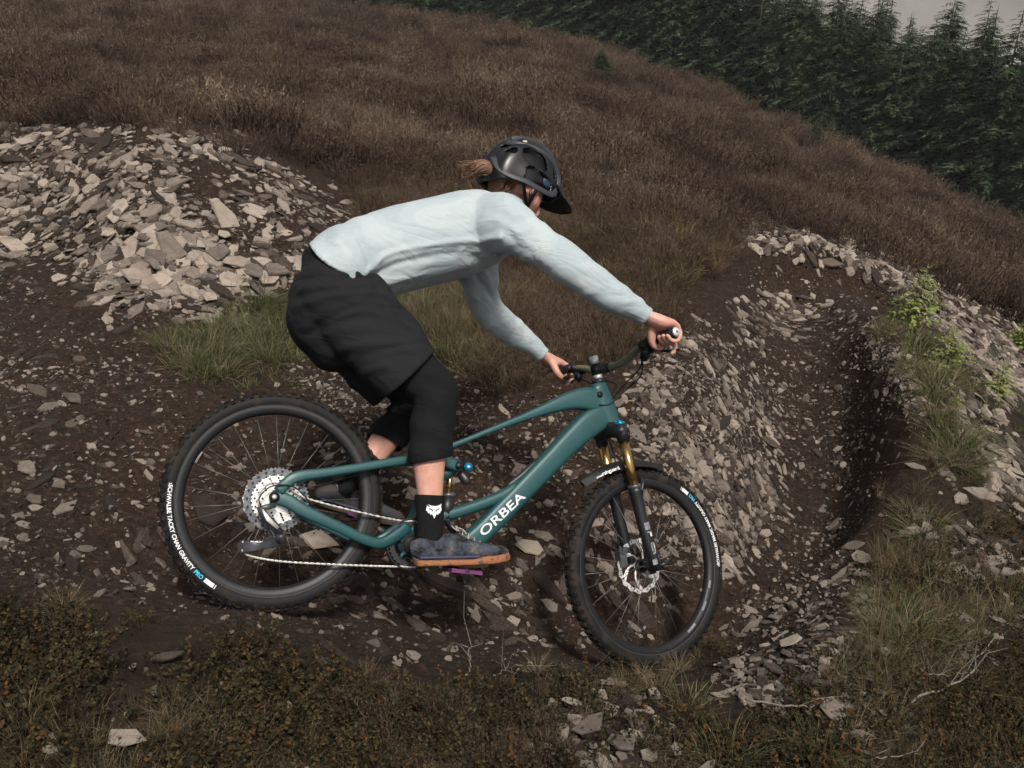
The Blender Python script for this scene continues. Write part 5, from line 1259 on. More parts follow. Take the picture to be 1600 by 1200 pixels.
# ---- helmet
HSH = mat('helmet_shell', [(.3, (.0035, .0037, .0042)), (.6, (.005, .0054, .006)), (.8, (.010, .011, .013))], .34, 14, 4, spec=.35)
HGREY = mat('helmet_grey', [(.3, (.012, .0135, .016)), (.7, (.026, .028, .033))], .55, 16, 4, spec=.5)
HBLUE = mat('helmet_blue', [(0, (.008, .034, .058))], .5)
def dome(rad, zlow, vents, na=210, nb=104, mat_=None, thick=.012, name='helmet', parent=None, ridge=0.0):
    """a head shell: a runs round the head from the brow, b from the rim to the crown"""
    V, F = [], []; ok = {}
    for i in range(na):
        a = 2 * PI * i / na
        for j in range(nb + 1):
            t = j / nb; zl = zlow(a); el = zl + (PI / 2 - zl) * t
            ca = math.cos(a); x = rad[0] * math.cos(el) * ca; y = rad[1] * math.cos(el) * math.sin(a); z = rad[2] * math.sin(el)
            if x < 0: x *= 1.06
            lat = y / rad[1]; bump_ = ridge * (.006 * math.cos(lat * 10.5) * math.cos(el) ** .3)
            nrm_ = np.array([x / rad[0] ** 2, y / rad[1] ** 2, z / rad[2] ** 2]); nrm_ /= np.linalg.norm(nrm_) + 1e-9
            q = np.array([x, y, z]) + nrm_ * bump_
            V.append(hp(*q))
    def hole(x, y): return any(((x * math.cos(w) + 0) ,) for w in ()) 
    for i in range(na):
        for j in range(nb):
            i2 = (i + 1) % na; t = (j + .5) / nb; a = 2 * PI * (i + .5) / na; zl = zlow(a); el = zl + (PI / 2 - zl) * t
            x = math.cos(el) * math.cos(a); y = math.cos(el) * math.sin(a); z = math.sin(el); lat = math.degrees(math.atan2(y, max(z, .02) if z > 0 else .02)); lon = math.degrees(math.asin(np.clip(x, -1, 1)))
            cut = False
            for (l0, o0, hl_, ho, tl) in vents:
                for sg in (1, -1):
                    dl = lat - sg * l0; do = lon - o0 - sg * tl * dl
                    if (abs(dl / hl_)) ** 2.6 + (abs(do / ho)) ** 2.6 < 1: cut = True
            if not cut: F.append((i * (nb + 1) + j, i2 * (nb + 1) + j, i2 * (nb + 1) + j + 1, i * (nb + 1) + j + 1))
    o = ppart(name, mat_, parent, [(V, F)])
    md = o.modifiers.new('thickness', 'SOLIDIFY'); md.thickness = thick; md.offset = -1
    return o
def rim(a):
    c = math.cos(a); return math.radians(1 + 9 * max(c, 0) ** 2 - 30 * max(-c, 0) ** 1.3 - 9 * math.exp(-((c + .25) / .35) ** 2))
VENTS = [(0, 6, 7, 16, 0), (0, -38, 7, 18, 0), (29, 36, 9, 15, .1), (30, -6, 9, 20, .05), (30, -52, 9, 15, .1), (58, 32, 11, 14, .15), (62, -14, 13, 20, .25), (60, -52, 9, 10, .2), (0, 42, 6, 12, 0), (84, 2, 9, 24, .2)]
HR = (.158, .128, .170)
helm = dome(HR, rim, VENTS, mat_=HSH, name='helmet', parent=person, ridge=1.0)
dome((.137, .107, .145), lambda a: rim(a) + .05, [], 48, 20, BLACKG, .004, 'helmet_liner', helm)
# lower rear side wings, lighter grey, on both sides
def on_helm(a, el, s, k=1.012): a, el = math.radians(a), math.radians(el); return hp(HR[0] * k * math.cos(el) * math.cos(a) * (1.06 if a > PI / 2 else 1), s * HR[1] * k * math.cos(el) * math.sin(a), HR[2] * k * math.sin(el))
for s in (-1, 1):
    ppart('side_wing', HGREY, helm, [tube(catmull([on_helm(a, e, s) for a, e in [(50, 14), (60, 0), (82, -7), (106, -10), (128, -13), (148, -10), (166, 2)]], 34), [(.0035, .012)] * 34, 10, tuple(hl))])
    ppart('side_rib', HGREY, helm, [tube(catmull([on_helm(a, e, s) for a, e in [(50, 14), (54, 28), (74, 40), (106, 42), (140, 34), (166, 30)]], 34), [(.0035, .010)] * 34, 10, tuple(hl))])
    ppart('crown_rib', HGREY, helm, [tube(catmull([on_helm(a, e, s) for a, e in [(14, 36), (26, 58), (90, 76), (154, 58), (166, 40)]], 34), [(.003, .010)] * 34, 10, tuple(hl))])
    ppart('vent_pad', HBLUE, helm, [ellipsoid(on_helm(70, 13, s, .86), (.024, .008, .022), HM)])
    for q0, q1 in (((.02, .098, .0), (.03, .074, -.085)), ((-.05, .092, -.01), (.03, .074, -.085)), ((.03, .074, -.085), (.055, .03, -.125))):
        ppart('strap', BLACKG, helm, [tube([hp(q0[0], s * q0[1], q0[2]), hp((q0[0] + q1[0]) / 2, s * (q0[1] + q1[1]) / 2 - s * .002, (q0[2] + q1[2]) / 2), hp(q1[0], s * q1[1], q1[2])], [(.0014, .007)] * 3, 8, tuple(hl))])
def visor():
    V, F = [], []; n, m = 18, 6
    for i in range(n + 1):
        a = math.radians(-62 + 124 * i / n)
        for j in range(m + 1):
            t = j / m; ex = .085 * t * (math.cos(a * 1.05) ** .7 if abs(a) < 1.4 else 0)
            x = .156 * math.cos(a) + ex; y = .126 * math.sin(a) * (1 - .06 * t); z = .030 + .024 * math.cos(a) * (1 - t) * 1.2 - .012 * t + .014 * (1 - abs(math.sin(a))) * t
            V.append(hp(x, y, z))
    for i in range(n):
        for j in range(m): q = i * (m + 1) + j; F.append((q, q + m + 1, q + m + 2, q + 1))
    return V, F
vz = ppart('visor', HSH, helm, [visor()]); md = vz.modifiers.new('thickness', 'SOLIDIFY'); md.thickness = .005
ppart('helmet_dot', mat('yellow_dot', [(0, (.55, .52, .26))], .5), helm, [tube([on_helm(140, 46, -1, .99), on_helm(140, 46, -1, 1.02)], [.0085, .0085], 14, tuple(hl))])
# ================================================================== low plants
def blade(V, F, T, base, d, L, w, bend, tone, r, seg=3):
    """one curved tapering blade"""
    d = np.asarray(d, float); side = np.cross(d, (0, 0, 1.0)) + r.normal(size=3) * .3; side /= np.linalg.norm(side) + 1e-9
    hd = np.array([d[0], d[1], 0]); n0 = len(V)
    for i in range(seg + 1):
        t = i / seg; p = base + d * L * t + (hd * .8 - np.array([0, 0, .45])) * L * bend * t * t
        if i < seg:
            V.append(p - side * w * (1 - t * .75)); V.append(p + side * w * (1 - t * .75)); T += [tone, tone]
        else: V.append(p); T.append(tone)
    for i in range(seg - 1): a = n0 + 2 * i; F.append((a, a + 1, a + 3, a + 2))
    a = n0 + 2 * (seg - 1); F.append((a, a + 1, a + 2))
HEATHER = tone_mat('heather', [(0, (.018, .0118, .0085)), (.3, (.045, .029, .020)), (.55, (.080, .053, .037)), (.78, (.122, .085, .061)), (.93, (.165, .125, .09)), (1, (.20, .16, .105))], rnd=.25, nscale=.7)
MOSS = tone_mat('verge_leaves', [(0, (.008, .0065, .0035)), (.3, (.015, .0135, .006)), (.55, (.026, .020, .009)), (.75, (.046, .038, .016)), (.90, (.060, .025, .010)), (1, (.12, .042, .013))], rnd=.55)  # leaf colours lowered to paint in foreground shade and vignette
GRASS = tone_mat('green_grass', [(0, (.030, .034, .014)), (.35, (.058, .068, .027)), (.65, (.095, .098, .046)), (.85, (.16, .135, .075)), (1, (.25, .20, .12))], rnd=.12, trans=.15)
STRAW = tone_mat('dry_grass', [(0, (.032, .023, .012)), (.4, (.075, .055, .031)), (.75, (.135, .103, .062)), (1, (.23, .185, .12))], rnd=.2, trans=.1)  # straw colours also lowered to dim the foreground like a vignette
def heather_mesh(seed, n=46, wd=.0035, leaves=7, hgt_=.26, rad=.19):
    """a mounded clump: twigs fan outwards and carry tiny leaves"""
    r = np.random.default_rng(seed); V, F, T = [], [], []
    for k in range(n):
        a = r.uniform(0, 2 * PI); q = math.sqrt(r.random()); b = np.array([q * rad * .8 * math.cos(a), q * rad * .8 * math.sin(a), -.03])
        d = np.array([math.cos(a) * q * .75 + r.normal() * .22, math.sin(a) * q * .75 + r.normal() * .22, 1.0]); d /= np.linalg.norm(d)
        L = hgt_ * r.uniform(.6, 1.15) * (1 - .45 * q * q); tn = r.random()
        blade(V, F, T, b, d, L, wd, r.uniform(-.15, .3), .1 + tn * .5, r, 2)
        for j in range(leaves):
            t = r.uniform(.3, 1.03); p = b + d * L * t; ax = d + r.normal(size=3) * .5; ax /= np.linalg.norm(ax)
            s2 = np.cross(ax, r.normal(size=3)); s2 /= np.linalg.norm(s2); l = L * r.uniform(.09, .22); n0 = len(V)
            V += [p - s2 * wd * .8, p + s2 * wd * .8, p + ax * l]; F.append((n0, n0 + 1, n0 + 2)); T += [np.clip(tn * .55 + .45 * r.random(), 0, 1)] * 3
    return tone_mesh('heather_clump', V, F, T, HEATHER)
def tuft_mesh(name, seed, m, n=150, L0=.22, rad=.07, w=.0016, spread_=.7, bend=.8):
    r = np.random.default_rng(seed); V, F, T = [], [], []
    for k in range(n):
        a = r.uniform(0, 2 * PI); q = rad * math.sqrt(r.random()); b = np.array([q * math.cos(a), q * math.sin(a), -.01])
        d = np.array([math.cos(a) * spread_ * r.random() + r.normal() * .15, math.sin(a) * spread_ * r.random() + r.normal() * .15, 1.0]); d /= np.linalg.norm(d)
        blade(V, F, T, b, d, L0 * r.uniform(.5, 1.15), w, bend * r.uniform(.2, 1.2), r.random(), r, 4)
    return tone_mesh(name, V, F, T, m)
def moss_mesh(seed, n=60):
    r = np.random.default_rng(seed); V, F, T = [], [], []
    for k in range(14):
        a = r.uniform(0, 2 * PI); q = .07 * math.sqrt(r.random()); b = np.array([q * math.cos(a), q * math.sin(a), -.01])
        d = r.normal(size=3) * .45; d[2] = 1; d /= np.linalg.norm(d); L = r.uniform(.03, .10); tn = r.random()
        blade(V, F, T, b, d, L, .0012, 0, tn * .3, r, 2)
        for j in range(10):
            p = b + d * L * r.uniform(.3, 1); x = r.normal(size=3); x[2] = abs(x[2]) * .6; x /= np.linalg.norm(x); y = np.cross(x, r.normal(size=3)); y /= np.linalg.norm(y)
            l = r.uniform(.007, .014); n0 = len(V); V += [p, p + x * l * .5 + y * l * .35, p + x * l, p + x * l * .5 - y * l * .35]; F.append((n0, n0 + 1, n0 + 2, n0 + 3)); T += [np.clip(tn + r.normal() * .12, 0, 1)] * 4
    return tone_mesh('verge_plant', V, F, T, MOSS)
HEA_NEAR = [heather_mesh(s, 100, .0022, 10, .24, .20) for s in range(5)]
HEA_FAR = [heather_mesh(20 + s, 90, .0048, 8, .28, .36) for s in range(4)]
MOSSES = [moss_mesh(s) for s in range(6)]
STRAWS = [tuft_mesh('dry_grass_tuft', s, STRAW, 55, .17, .05, .0011, .8, .9) for s in range(4)]
def plants(name, polys, meshes, smin, smax, seed, label, lean=.18, thin=0.0, keepf=None, grow=0.0, cut=-.1):
    P = np.vstack([sample(p, n, seed + 7 * i) for i, (p, n) in enumerate(polys)]); r = np.random.default_rng(seed)
    if thin: P = P[fbm(P[:, 0] * thin, P[:, 1] * thin, 0, 3, seed) + r.normal(size=len(P)) * .2 > cut]
    if keepf is not None: P = P[keepf(P)]
    n = len(P); E = np.stack([r.normal(size=n) * lean, r.normal(size=n) * lean, r.uniform(-PI, PI, n)], 1)
    S = r.uniform(smin, smax, n) * (1 + np.clip(np.hypot(P[:, 0], P[:, 1]) - 12, 0, 60) * grow) * (1 + .35 * np.clip(fbm(P[:, 0] * .9, P[:, 1] * .9, 0, 3, 5), -.8, 1))
    return gn_scatter(name, P, E, S, r.integers(0, len(meshes), n), meshes, label)
H_FAR = [(-150,-40),(560,-15),(900,70),(1000,100),(1300,222),(1450,292),(1600,360),(1760,440),(1760,560),(1600,490),(1400,395),(1250,340),(1150,310),(900,190),(600,140),(300,110),(-150,90)]
H_MID = [(-150,80),(300,95),(600,130),(900,170),(1150,290),(1300,350),(1300,368),(1150,345),(1130,370),(900,330),(560,270),(430,235),(330,198),(150,178),(-150,190)]
H_LOW = [(560,270),(900,300),(1140,360),(1145,395),(1065,430),(1050,490),(960,540),(860,580),(760,590),(660,540),(600,450),(570,340)]
plants('far_heather', [(H_FAR, 5600)], HEA_FAR, .6, 1.05, 41, 'brown heather covering the far hillside', grow=.035, thin=.55, cut=-.6)
plants('heather', [(H_MID, 3100), ([(1620,520),(1800,560),(2200,720),(2200,850),(1800,680),(1640,640)], 260), ([(-150,80),(-150,195),(-600,215),(-600,60)], 420)], HEA_NEAR + HEA_FAR, .5, 1.05, 42, 'brown heather on the slope above the stone heap and trail', thin=1.1, cut=-.5)
_gp, _ = ground_hit([590,760,800,670,600], [440,430,590,600,520]); GREEN_W = _gp[:, :2]
plants('low_heather', [(H_LOW, 1500)], HEA_NEAR, .35, .8, 43, 'short brown heather beside the trail behind the rider', keepf=lambda P: ~in_poly(P[:, 0], P[:, 1], GREEN_W))
plants('heather_straw', [(H_LOW, 1500), ([(600,300),(900,330),(1050,400),(1040,500),(900,560),(700,560),(620,430)], 700), ([(560,270),(700,260),(900,300),(900,420),(600,330)], 300)], STRAWS, .6, 1.25, 44, 'dry grass growing through the heather behind the rider', .3)
VERGE = [(-150,945),(60,950),(200,980),(330,1000),(450,1035),(560,1065),(700,1075),(850,1065),(960,1055),(1080,1030),(1180,985),(1290,930),(1380,860),(1420,790),(1480,740),(1620,860),(1750,900),(1750,1260),(-150,1260)]
def sparse_gravel(P):   # the gravel patches stay open
    near = np.zeros(len(P), bool)
    for s_ in stones:
        if isinstance(s_[6], tuple): near |= np.hypot(P[:, 0] - s_[0], P[:, 1] - s_[1] + .03) < .55 * s_[3] * 1.2
    return ~in_poly(P[:, 0], P[:, 1], GRAVEL_W) & ~near
_gw, _ = ground_hit([1150,1230,1330,1400,1300,1200,1130], [1000,930,880,950,1040,1090,1080]); GRAVEL_W = _gw[:, :2]
plants('verge_plants', [(VERGE, 1700), ([(1615,700),(1800,700),(2150,850),(2200,1250),(1720,1260),(1640,900)], 380), ([(-150,945),(-150,1260),(-550,1260),(-550,930)], 200)], MOSSES, .45, 1.0, 45, 'low leafy plants in shade-darkened colours along the near edge of the trail', .3, thin=2.2, keepf=sparse_gravel)
plants('verge_heather', [([(-150,960),(200,990),(450,1045),(800,1080),(1150,1110),(1400,1000),(1600,900),(1750,900),(1750,1260),(-150,1260)], 520), ([(1615,640),(1800,640),(2150,800),(2200,1250),(1720,1260),(1640,900)], 420), ([(-150,945),(-150,1260),(-550,1260),(-550,930)], 150)], HEA_NEAR, .14, .36, 46, 'low twiggy heather along the near edge of the trail', .3, thin=1.2, keepf=sparse_gravel)
plants('verge_straw', [(VERGE, 1300), ([(1615,640),(1800,640),(2150,800),(2200,1250),(1720,1260),(1640,900)], 420), ([(-150,945),(-150,1260),(-550,1260),(-550,930)], 150)], STRAWS, .24, .6, 47, 'dry grass blades along the near edge of the trail', .4, thin=1.6, keepf=sparse_gravel)

YELLOW = tone_mat('yellow_moor_grass', [(0, (.06, .045, .018)), (.5, (.105, .078, .030)), (1, (.17, .13, .055))], rnd=.3)
YTUFT = [tuft_mesh('moor_grass', 50 + s, YELLOW, 60, .12, .12, .004, .8, .7) for s in range(3)]
plants('moor_grass', [([(95,92),(160,98),(225,100),(220,118),(150,112),(100,104)], 150), ([(280,150),(420,165),(400,185),(300,170)], 40), ([(840,330),(960,345),(930,380),(840,360)], 50), ([(640,250),(720,245),(730,275),(660,280)], 60), ([(900,440),(960,400),(1060,410),(1100,380),(1130,395),(1040,450),(950,470)], 60), ([(960,360),(1080,330),(1130,350),(1000,400)], 70)], YTUFT, .7, 1.2, 71, 'yellowish moor grass in patches among the heather', .3)
TURF = [tuft_mesh('turf', 30 + s, GRASS, 70, .085, .07, .0014, .9, .9) for s in range(3)]
plants('short_grass', [([(250,530),(330,490),(400,450),(460,470),(500,560),(420,590),(330,600),(270,590)], 90), ([(600,470),(740,450),(760,560),(680,560),(620,520)], 170), ([(1375,500),(1430,520),(1480,620),(1530,720),(1490,740),(1450,660),(1420,580)], 60), ([(1400,440),(1620,640),(1620,700),(1500,600),(1440,560)], 60)], TURF, .6, 1.3, 49, 'short green grass on the banks', .35)
plants('bank_grass', [([(1400,750),(1500,720),(1620,780),(1620,960),(1480,1010),(1340,940),(1360,860)], 260), ([(1280,1040),(1420,980),(1560,1020),(1480,1100),(1320,1090)], 120), ([(960,1060),(1130,1040),(1130,1110),(960,1110)], 80)], TURF + STRAWS, .35, .85, 50, 'short olive and straw coloured grass on the right bank', .4, thin=1.5)
# grass tufts one can pick out
TUFTS = [tuft_mesh('green_tuft', s, GRASS, 320, .22, .10, .0015, .9, 1.1) for s in range(3)]
TUFTD = [tuft_mesh('straw_tuft', 10 + s, STRAW, 200, .17, .06, .0013, .9, 1.0) for s in range(3)]
for px, py, s, dry, lab in [
 (400,480,1.0,0,'green grass tuft at the top of the bank beside the black shorts'), (440,520,1.25,0,'largest green grass tuft left of the black shorts'), (390,540,1.1,0,'green grass tuft in the middle of the grassy bank behind the rear wheel'),
 (330,545,1.0,0,'green grass tuft on the bank left of the largest tuft'), (265,545,.8,0,'leftmost green grass tuft below the stone heap'), (340,580,.9,0,'green grass tuft hanging over the dirt above the rear tyre'), (460,490,1.0,0,'green grass tuft just behind the seat of the shorts'), (370,510,.9,0,'green grass tuft under the flat tan slate'), (300,570,.8,0,'green grass tuft at the lower left end of the grassy bank'), (420,560,.9,0,'green grass tuft at the lower edge of the bank right of the wheel top'),
 (400,440,.9,1,'pale dry tuft at the right foot of the stone heap'),
 (650,490,1.0,0,'green grass tuft between the shorts and the far arm'), (690,520,1.0,0,'green grass tuft above the knee'), (720,480,1.0,0,'green grass tuft under the chest of the rider'), (700,550,.9,0,'green grass tuft right above the front of the shorts'),
 (770,600,1.25,1,'round pale dry tuft right of the knee'), (740,560,1.0,1,'dry tuft behind the round tuft right of the knee'), (830,600,.7,1,'small dry tuft under the far hand'),
 (1385,520,1.0,1,'pale dry tuft on the inside of the right bank below the young spruce'), (1430,540,1.0,0,'green tuft on the right bank beside the pale dry tuft'), (1450,592,.95,0,'green tuft on the crest of the right bank'), (1465,615,.95,0,'green tuft halfway down the crest of the right bank'), (1465,652,.9,1,'dry tuft on the right bank above the green patch'),
 (1492,690,1.1,0,'large green tuft on the right bank level with the front fork'), (1500,720,1.0,0,'green tuft at the lower side of the right bank'), (1462,722,.9,1,'dry tuft at the edge of the bank above the dark trail'), (1420,800,.7,1,'dry tuft hanging over the dark trail at right'), (1440,830,.8,0,'mossy green tuft on the bank below the dark trail'),
 (1400,985,.8,0,'green tuft among the stones at lower right'), (1440,1020,.7,0,'flattened green tuft right of the gravel patch'), (1030,1075,.6,1,'dry tuft in front of the front tyre'), (1060,1050,.5,1,'dry tuft at the bottom of the front tyre'), (975,1085,.5,1,'small dry tuft left of the front tyre'), (1130,1190,.7,0,'green tuft at the bottom edge below the front wheel'), (1280,1190,.6,0,'green tuft at the bottom edge under the large pale slate'),
 (100,960,.6,1,'dry tuft on the left edge of the near bank'), (840,1050,.45,1,'dry tuft on the near bank between the wheels'), (30,1120,.7,1,'dry tuft in the lower left corner')]:
    (p,), ok = ground_hit([px], [py]); r = random.Random(px * 3 + py)
    o = link('grass_tuft', (TUFTD if dry else TUFTS)[r.randrange(3)], loc=p); o.rotation_euler = (r.uniform(-.25, .25), r.uniform(-.25, .25), r.uniform(0, 6.28)); o.scale = (s, s, s * r.uniform(.8, 1.0))
    tag(o, lab, 'grass', 'grass tufts beside the trail')

# ================================================================== spruces
BARK = mat('bark', [(.3, (.05, .038, .03)), (.7, (.12, .095, .075))], .9, 14, 4, .4)
DEAD = mat('dead_wood', [(.3, (.09, .078, .064)), (.7, (.17, .15, .125))], .9, 14, 4)
SNAG = mat('dead_stem', [(.3, (.09, .08, .07)), (.7, (.17, .155, .14))], .9, 14, 4)
SPRUCE = tone_mat('spruce_needles', [(0, (.007, .012, .006)), (.45, (.021, .033, .016)), (.8, (.046, .064, .031)), (1, (.085, .105, .054))], rnd=.3)
LIME = tone_mat('young_spruce_needles', [(0, (.05, .065, .018)), (.35, (.14, .165, .04)), (1, (.25, .265, .095))], rnd=.1, trans=.2)
def spruce(seed, H=1.0, R=.2, whorls=34, m=None, first=.04, spray=1.0, fan=9, nb=8, droop=.35, fat=.16):
    """whorls of drooping boughs, each a fan of small needle sprays"""
    r = np.random.default_rng(seed); V, F, T = [], [], []
    for i in range(whorls):
        h = first + (1 - first) * (i / whorls) ** .95
        for b in range(nb if h < .9 else 5):
            a = r.uniform(0, 2 * PI); L = R * ((1 - h) ** .75 + .05) * r.uniform(.6, 1.2)
            o = np.array([0, 0, H * (h + r.normal() * .008)]); out = np.array([math.cos(a), math.sin(a), 0]); tn = r.random(); sd = np.array([-out[1], out[0], 0])
            k = max(5, int(fan * (L / R) ** .6))
            for j in range(k):
                t = .12 + .9 * (j + r.random()) / k
                c = o + out * L * t + np.array([0, 0, L * (.18 * t - droop * t * t)]) + r.normal(size=3) * L * .02
                dirv = out * r.uniform(.3, 1.0) + sd * r.choice([-1, 1]) * r.uniform(.1, 1) + np.array([0, 0, r.uniform(-.6, .15)]); dirv /= np.linalg.norm(dirv)
                nn = np.cross(dirv, (0, 0, 1.0)); nn /= np.linalg.norm(nn) + 1e-9; nn = nn + np.array([0, 0, 1.]) * r.normal() * .5
                l = (L * .24 * (1.1 - .6 * t) + .008 * H) * r.uniform(.7, 1.3) * spray; q = l * fat; n0 = len(V)
                V += [c - nn * q, c + dirv * l, c + nn * q]; F.append((n0, n0 + 1, n0 + 2)); T += [np.clip(tn * .55 + r.random() * .45, 0, 1)] * 3
    n0 = len(V); V += [(-.004 * H, 0, H * .93), (.004 * H, 0, H * .93), (0, 0, H * 1.04)]; F.append((n0, n0 + 1, n0 + 2)); T += [.6] * 3
    return tone_mesh('crown', V, F, T, m or SPRUCE)
def trunk_mesh(r0, m): 
    p = [(0, 0, -.05), (0, 0, .4), (0.003, 0, .97)]; V, F = tube(p, [r0, r0 * .7, r0 * .12], 7, (1, 0, 0)); return mk_mesh('trunk', V, F, m, True)
CROWNS = [spruce(60 + s, 1, random.Random(s).uniform(.23, .31), 46, fan=46, nb=10, fat=.10) for s in range(7)]
TRUNK = trunk_mesh(.014, BARK)
def place_tree(name, p, H, wide, yaw, crown, label, group=None, trunk=None, cat='tree', lean=(0, 0)):
    e = empty(name, p); e.rotation_euler = (lean[0], lean[1], yaw); e.scale = (H * wide, H * wide, H)
    link('trunk', trunk or TRUNK, e); link('crown', crown, e); return tag(e, label, cat, group)
_e = np.array([at(*q) for q in [(500,-18,62),(560,-6,60),(700,22,57),(850,52,53),(1000,94,48),(1150,150,45),(1300,214,41),(1450,282,37),(1600,352,33),(1760,432,29)]])
_edge = catmull(_e[:, :2], 160); _sl = np.concatenate([[0], np.cumsum(np.linalg.norm(np.diff(_edge, axis=0), axis=1))])
ORD = ['first', 'second', 'third', 'fourth', 'fifth', 'sixth', 'seventh', 'eighth', 'ninth', 'tenth', 'eleventh', 'twelfth', 'thirteenth', 'fourteenth', 'fifteenth', 'sixteenth', 'seventeenth', 'eighteenth', 'nineteenth', 'twentieth']
trees = []
for row in range(4):
    s = row * .6 + .3
    while s < _sl[-1]:
        q = np.array([np.interp(s, _sl, _edge[:, 0]), np.interp(s, _sl, _edge[:, 1])]); q2 = np.array([np.interp(s + .5, _sl, _edge[:, 0]), np.interp(s + .5, _sl, _edge[:, 1])])
        t = q2 - q; t /= np.linalg.norm(t) + 1e-9; nv = np.array([-t[1], t[0]])
        if nv @ np.array([.5, 1]) < 0: nv = -nv
        q = q + nv * (.7 + row * 1.6 + random.uniform(-.4, .4)) + t * random.uniform(-.4, .4)
        trees.append((row, q)); s += random.uniform(1.1, 1.6) * (1 if row < 2 else 1.25)
TENS = ['', '', 'twenty ', 'thirty ', 'forty ', 'fifty ']
ORD = ORD + [t + o for t in TENS[2:] for o in ORD[:9]]
fr = sorted([q for rw, q in trees if rw == 0], key=lambda q: q[0] / q[1])
for row, q in trees:
    z = float(hgt(q[0], q[1])); H = random.uniform(5.8, 7.6) * (1 - .01 * row)
    if row == 0:
        k = [i for i, f_ in enumerate(fr) if f_ is q][0]; m_ = len(fr)
        side, n_ = ('left', k) if k < m_ / 2 else ('right', m_ - 1 - k)
        lab = 'dark green spruce on the forest edge, ' + (ORD[n_] + ' from the ' + side if n_ else side + 'most of the front row')
        place_tree('spruce_tree', (q[0], q[1], z - .1), H * random.uniform(.9, 1.05), 1.05, random.uniform(0, 6), CROWNS[random.randrange(7)], lab, 'spruces along the forest edge')
    else:
        place_tree('spruce_tree', (q[0], q[1], z - .1), H, 1.0, random.uniform(0, 6), CROWNS[random.randrange(7)], 'dark spruce standing behind the front row of the forest', 'spruces deeper in the forest')
# bare dead stems in the front of the forest
def dead_stem(seed):
    r = random.Random(seed); mb = MB(); mb.add(*tube([(0, 0, 0), (.01, 0, .5), (-.005, .005, 1)], [.0060, .0045, .0012], 6, (1, 0, 0)))
    tw = MB()
    for k in range(26):
        h = r.uniform(.35, .98); a = r.uniform(0, 6.28); l = r.uniform(.03, .11)
        tw.add(*tube([(0, 0, h), (math.cos(a) * l * .6, math.sin(a) * l * .6, h + l * .05), (math.cos(a) * l, math.sin(a) * l, h - l * .15)], [.0014, .0010, .0004], 4, (0, 0, 1)))
    return mk_mesh('trunk', mb.v, mb.f, SNAG, True), mk_mesh('twigs', tw.v, tw.f, SNAG)
for i, (px, d_, H, lab) in enumerate([(1262,42.6,3.9,'bare pale dead stem left of the forest gap'), (1362,40.4,4.4,'tall bare dead stem among the right hand spruces'), (1412,38.8,3.0,'short bare dead stem at the forest edge'), (1492,36.6,4.1,'leaning bare dead stem near the right edge'), (1168,45.6,5.0,'bare dead stem rising out of the top of the picture')]):
    p = np.array([(px - 800) / FPX * d_, d_ * 1.0, 0]); q_ = np.interp(p[0], _edge[:, 0], _edge[:, 1]); p[1] = q_ + .35; a, b = dead_stem(i); e = empty('dead_tree', (p[0], p[1], float(hgt(p[0], p[1])))); e.scale = (H, H, H); e.rotation_euler = (0, .04, i)
    link('trunk', a, e); link('branches', b, e)['kind'] = 'stuff'; tag(e, lab, 'tree', 'dead stems at the forest edge')
# lone small spruces on the heather
for px, py, h, lab in [(938, 122, 46, 'small lone dark spruce on the heather below the forest, left'), (1272, 226, 36, 'small lone spruce on the heather in front of the forest, right')]:
    (p,), ok = ground_hit([px], [py]); d = p[1] * CP - (p[2] - 2) * SP; H = h * d / FPX
    place_tree('small_spruce', p, H, 1.9, 1.0, CROWNS[2], lab, 'lone small spruces')
# young bright green spruces on the right bank
YOUNG = [spruce(90 + s, 1, .40, 15, LIME, .06, 1.1, 11, 8, -.12, .34) for s in range(3)]
for i, (px, py, h, w_, lab) in enumerate([(1425,512,105,1.0,'largest bright green young spruce on the right bank'), (1478,578,75,1.25,'shorter bright green young spruce below the largest one'), (1560,620,60,1.2,'thin young spruce low on the right bank near the edge'), (1592,545,50,1.2,'young spruce at the right edge of the picture'), (1490,640,28,1.2,'tiny young spruce among stones on the right bank')]):
    (p,), ok = ground_hit([px], [py]); d = p[1] * CP - (p[2] - 2) * SP; H = h * d / FPX
    place_tree('young_spruce', p, H, w_, i * 1.3, YOUNG[i % 3], lab, 'young spruces on the right bank', cat='sapling', lean=(0, .05))
# dead heather twigs lying in the foreground
def twig(name, pts, label, seed, r0=.0045):
    r = random.Random(seed); W_, _ = ground_hit([p[0] for p in pts], [p[1] for p in pts]); o0 = W_[0].copy()
    path = catmull([w + np.array([0, 0, .03 + .02 * r.random()]) for w in W_], 14); path += rng.normal(size=path.shape) * .004
    e = empty(name, o0); mb = MB(); mb.add(*tube(path - o0, np.linspace(r0, r0 * .35, 14), 6)); mb.build('stem', DEAD, e)
    mb = MB()
    for k in range(7):
        i = r.randrange(4, 13); b = path[i] - o0; d = (path[i] - path[i - 1]); d = d / np.linalg.norm(d) + rng.normal(size=3) * .6; l = r.uniform(.04, .12)
        mb.add(*tube([b, b + d * l * .5 + rng.normal(size=3) * .01, b + d * l], [r0 * .4, r0 * .3, r0 * .12], 4))
    mb.build('side_twigs', DEAD, e)['kind'] = 'stuff'; tag(e, label, 'twig', 'dead twigs in the foreground')
twig('dead_twig', [(1420,1110),(1470,1095),(1510,1070),(1525,1035),(1550,1010)], 'forked pale twig curving up at the lower right', 1)
twig('dead_twig', [(1160,1115),(1220,1122),(1270,1115),(1290,1105)], 'pale twig leading to the large five sided slate', 2, .0035)
twig('dead_twig', [(1310,1160),(1330,1185),(1380,1200),(1440,1180)], 'pale twig below the speckled stone', 3, .0035)
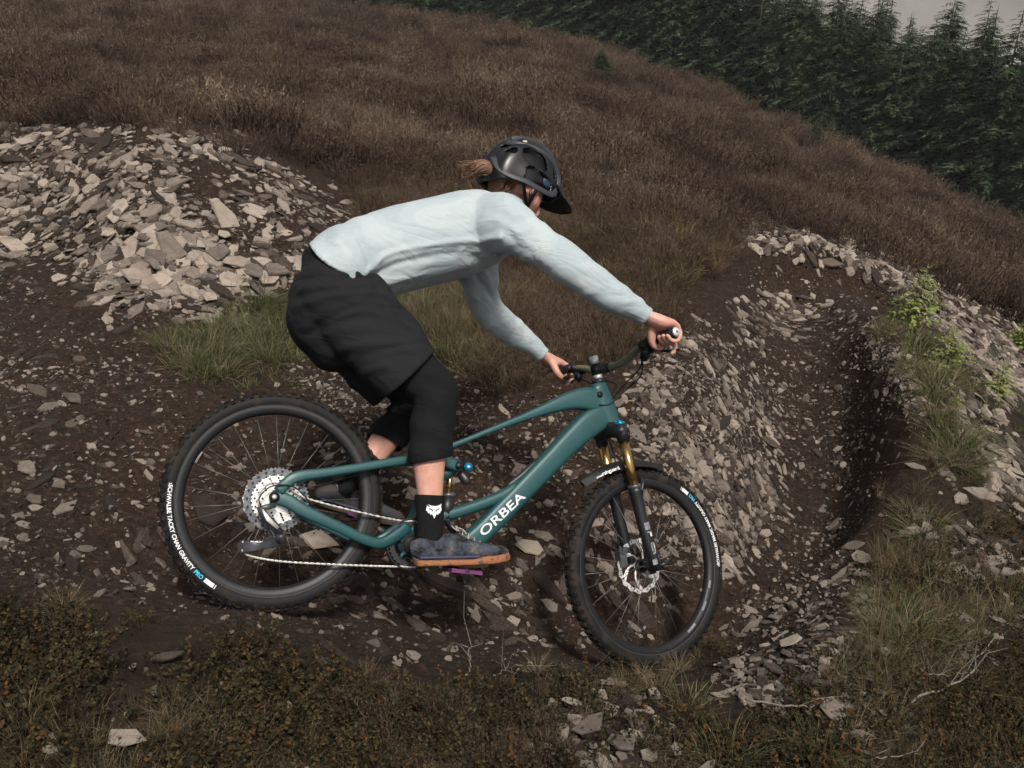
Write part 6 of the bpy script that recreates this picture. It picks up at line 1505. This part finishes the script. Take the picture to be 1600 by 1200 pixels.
twig('dead_twig', [(1430,1060),(1470,1068),(1510,1066)], 'short straight twig above the forked twig', 4, .003)
twig('dead_twig', [(730,1075),(735,1045),(738,1025)], 'upright dry heather sprig on the near bank between the wheels', 5, .003)
twig('dead_twig', [(770,1075),(790,1065),(808,1050)], 'thin curved twig right of the dry sprig', 6, .002)
twig('dead_twig', [(615,265),(628,258),(640,240)], 'small bare twig in the heather behind the back of the rider', 7, .004)

# ================================================================== far misty hillside
HILL = mat('far_hill', [(.35, (.10, .095, .08)), (.65, (.17, .16, .14))], .95, .012, 5)
_hx = np.linspace(-500, 1500, 60); _hy = np.linspace(430, 1400, 24); HX, HY = np.meshgrid(_hx, _hy)
HH = -90 + 330 * np.clip((HY - 430) / 700, 0, 1) ** .9 + fbm(HX * .004, HY * .004, 0, 4, 9) * 45
_id = np.arange(HX.size).reshape(HX.shape)
o = link('hills', mk_mesh('hills', np.stack([HX, HY, HH], -1).reshape(-1, 3), np.stack([_id[:-1, :-1], _id[:-1, 1:], _id[1:, 1:], _id[1:, :-1]], -1).reshape(-1, 4), HILL, True))
tag(o, 'grey hillside far off in the mist', kind='structure')
# ================================================================== misty air
def haze():
    m = bpy.data.materials.new('mist'); m.use_nodes = True; nt = m.node_tree; nt.nodes.clear()
    out = nt.nodes.new('ShaderNodeOutputMaterial'); v = nt.nodes.new('ShaderNodeVolumePrincipled')
    v.inputs['Color'].default_value = (.92, .93, .95, 1); v.inputs['Density'].default_value = .00045; v.inputs['Anisotropy'].default_value = 0.0
    nt.links.new(v.outputs[0], out.inputs['Volume'])
    x0, x1, y0, y1, z0, z1 = -560., 1560., -130., 1450., -200., 330.
    V = [(x, y, z) for x in (x0, x1) for y in (y0, y1) for z in (z0, z1)]
    o = link('haze', mk_mesh('haze', V, [(0, 1, 3, 2), (4, 6, 7, 5), (0, 4, 5, 1), (2, 3, 7, 6), (0, 2, 6, 4), (1, 5, 7, 3)], m)); tag(o, 'thin grey mist in the air over the hillside', kind='stuff')
haze()
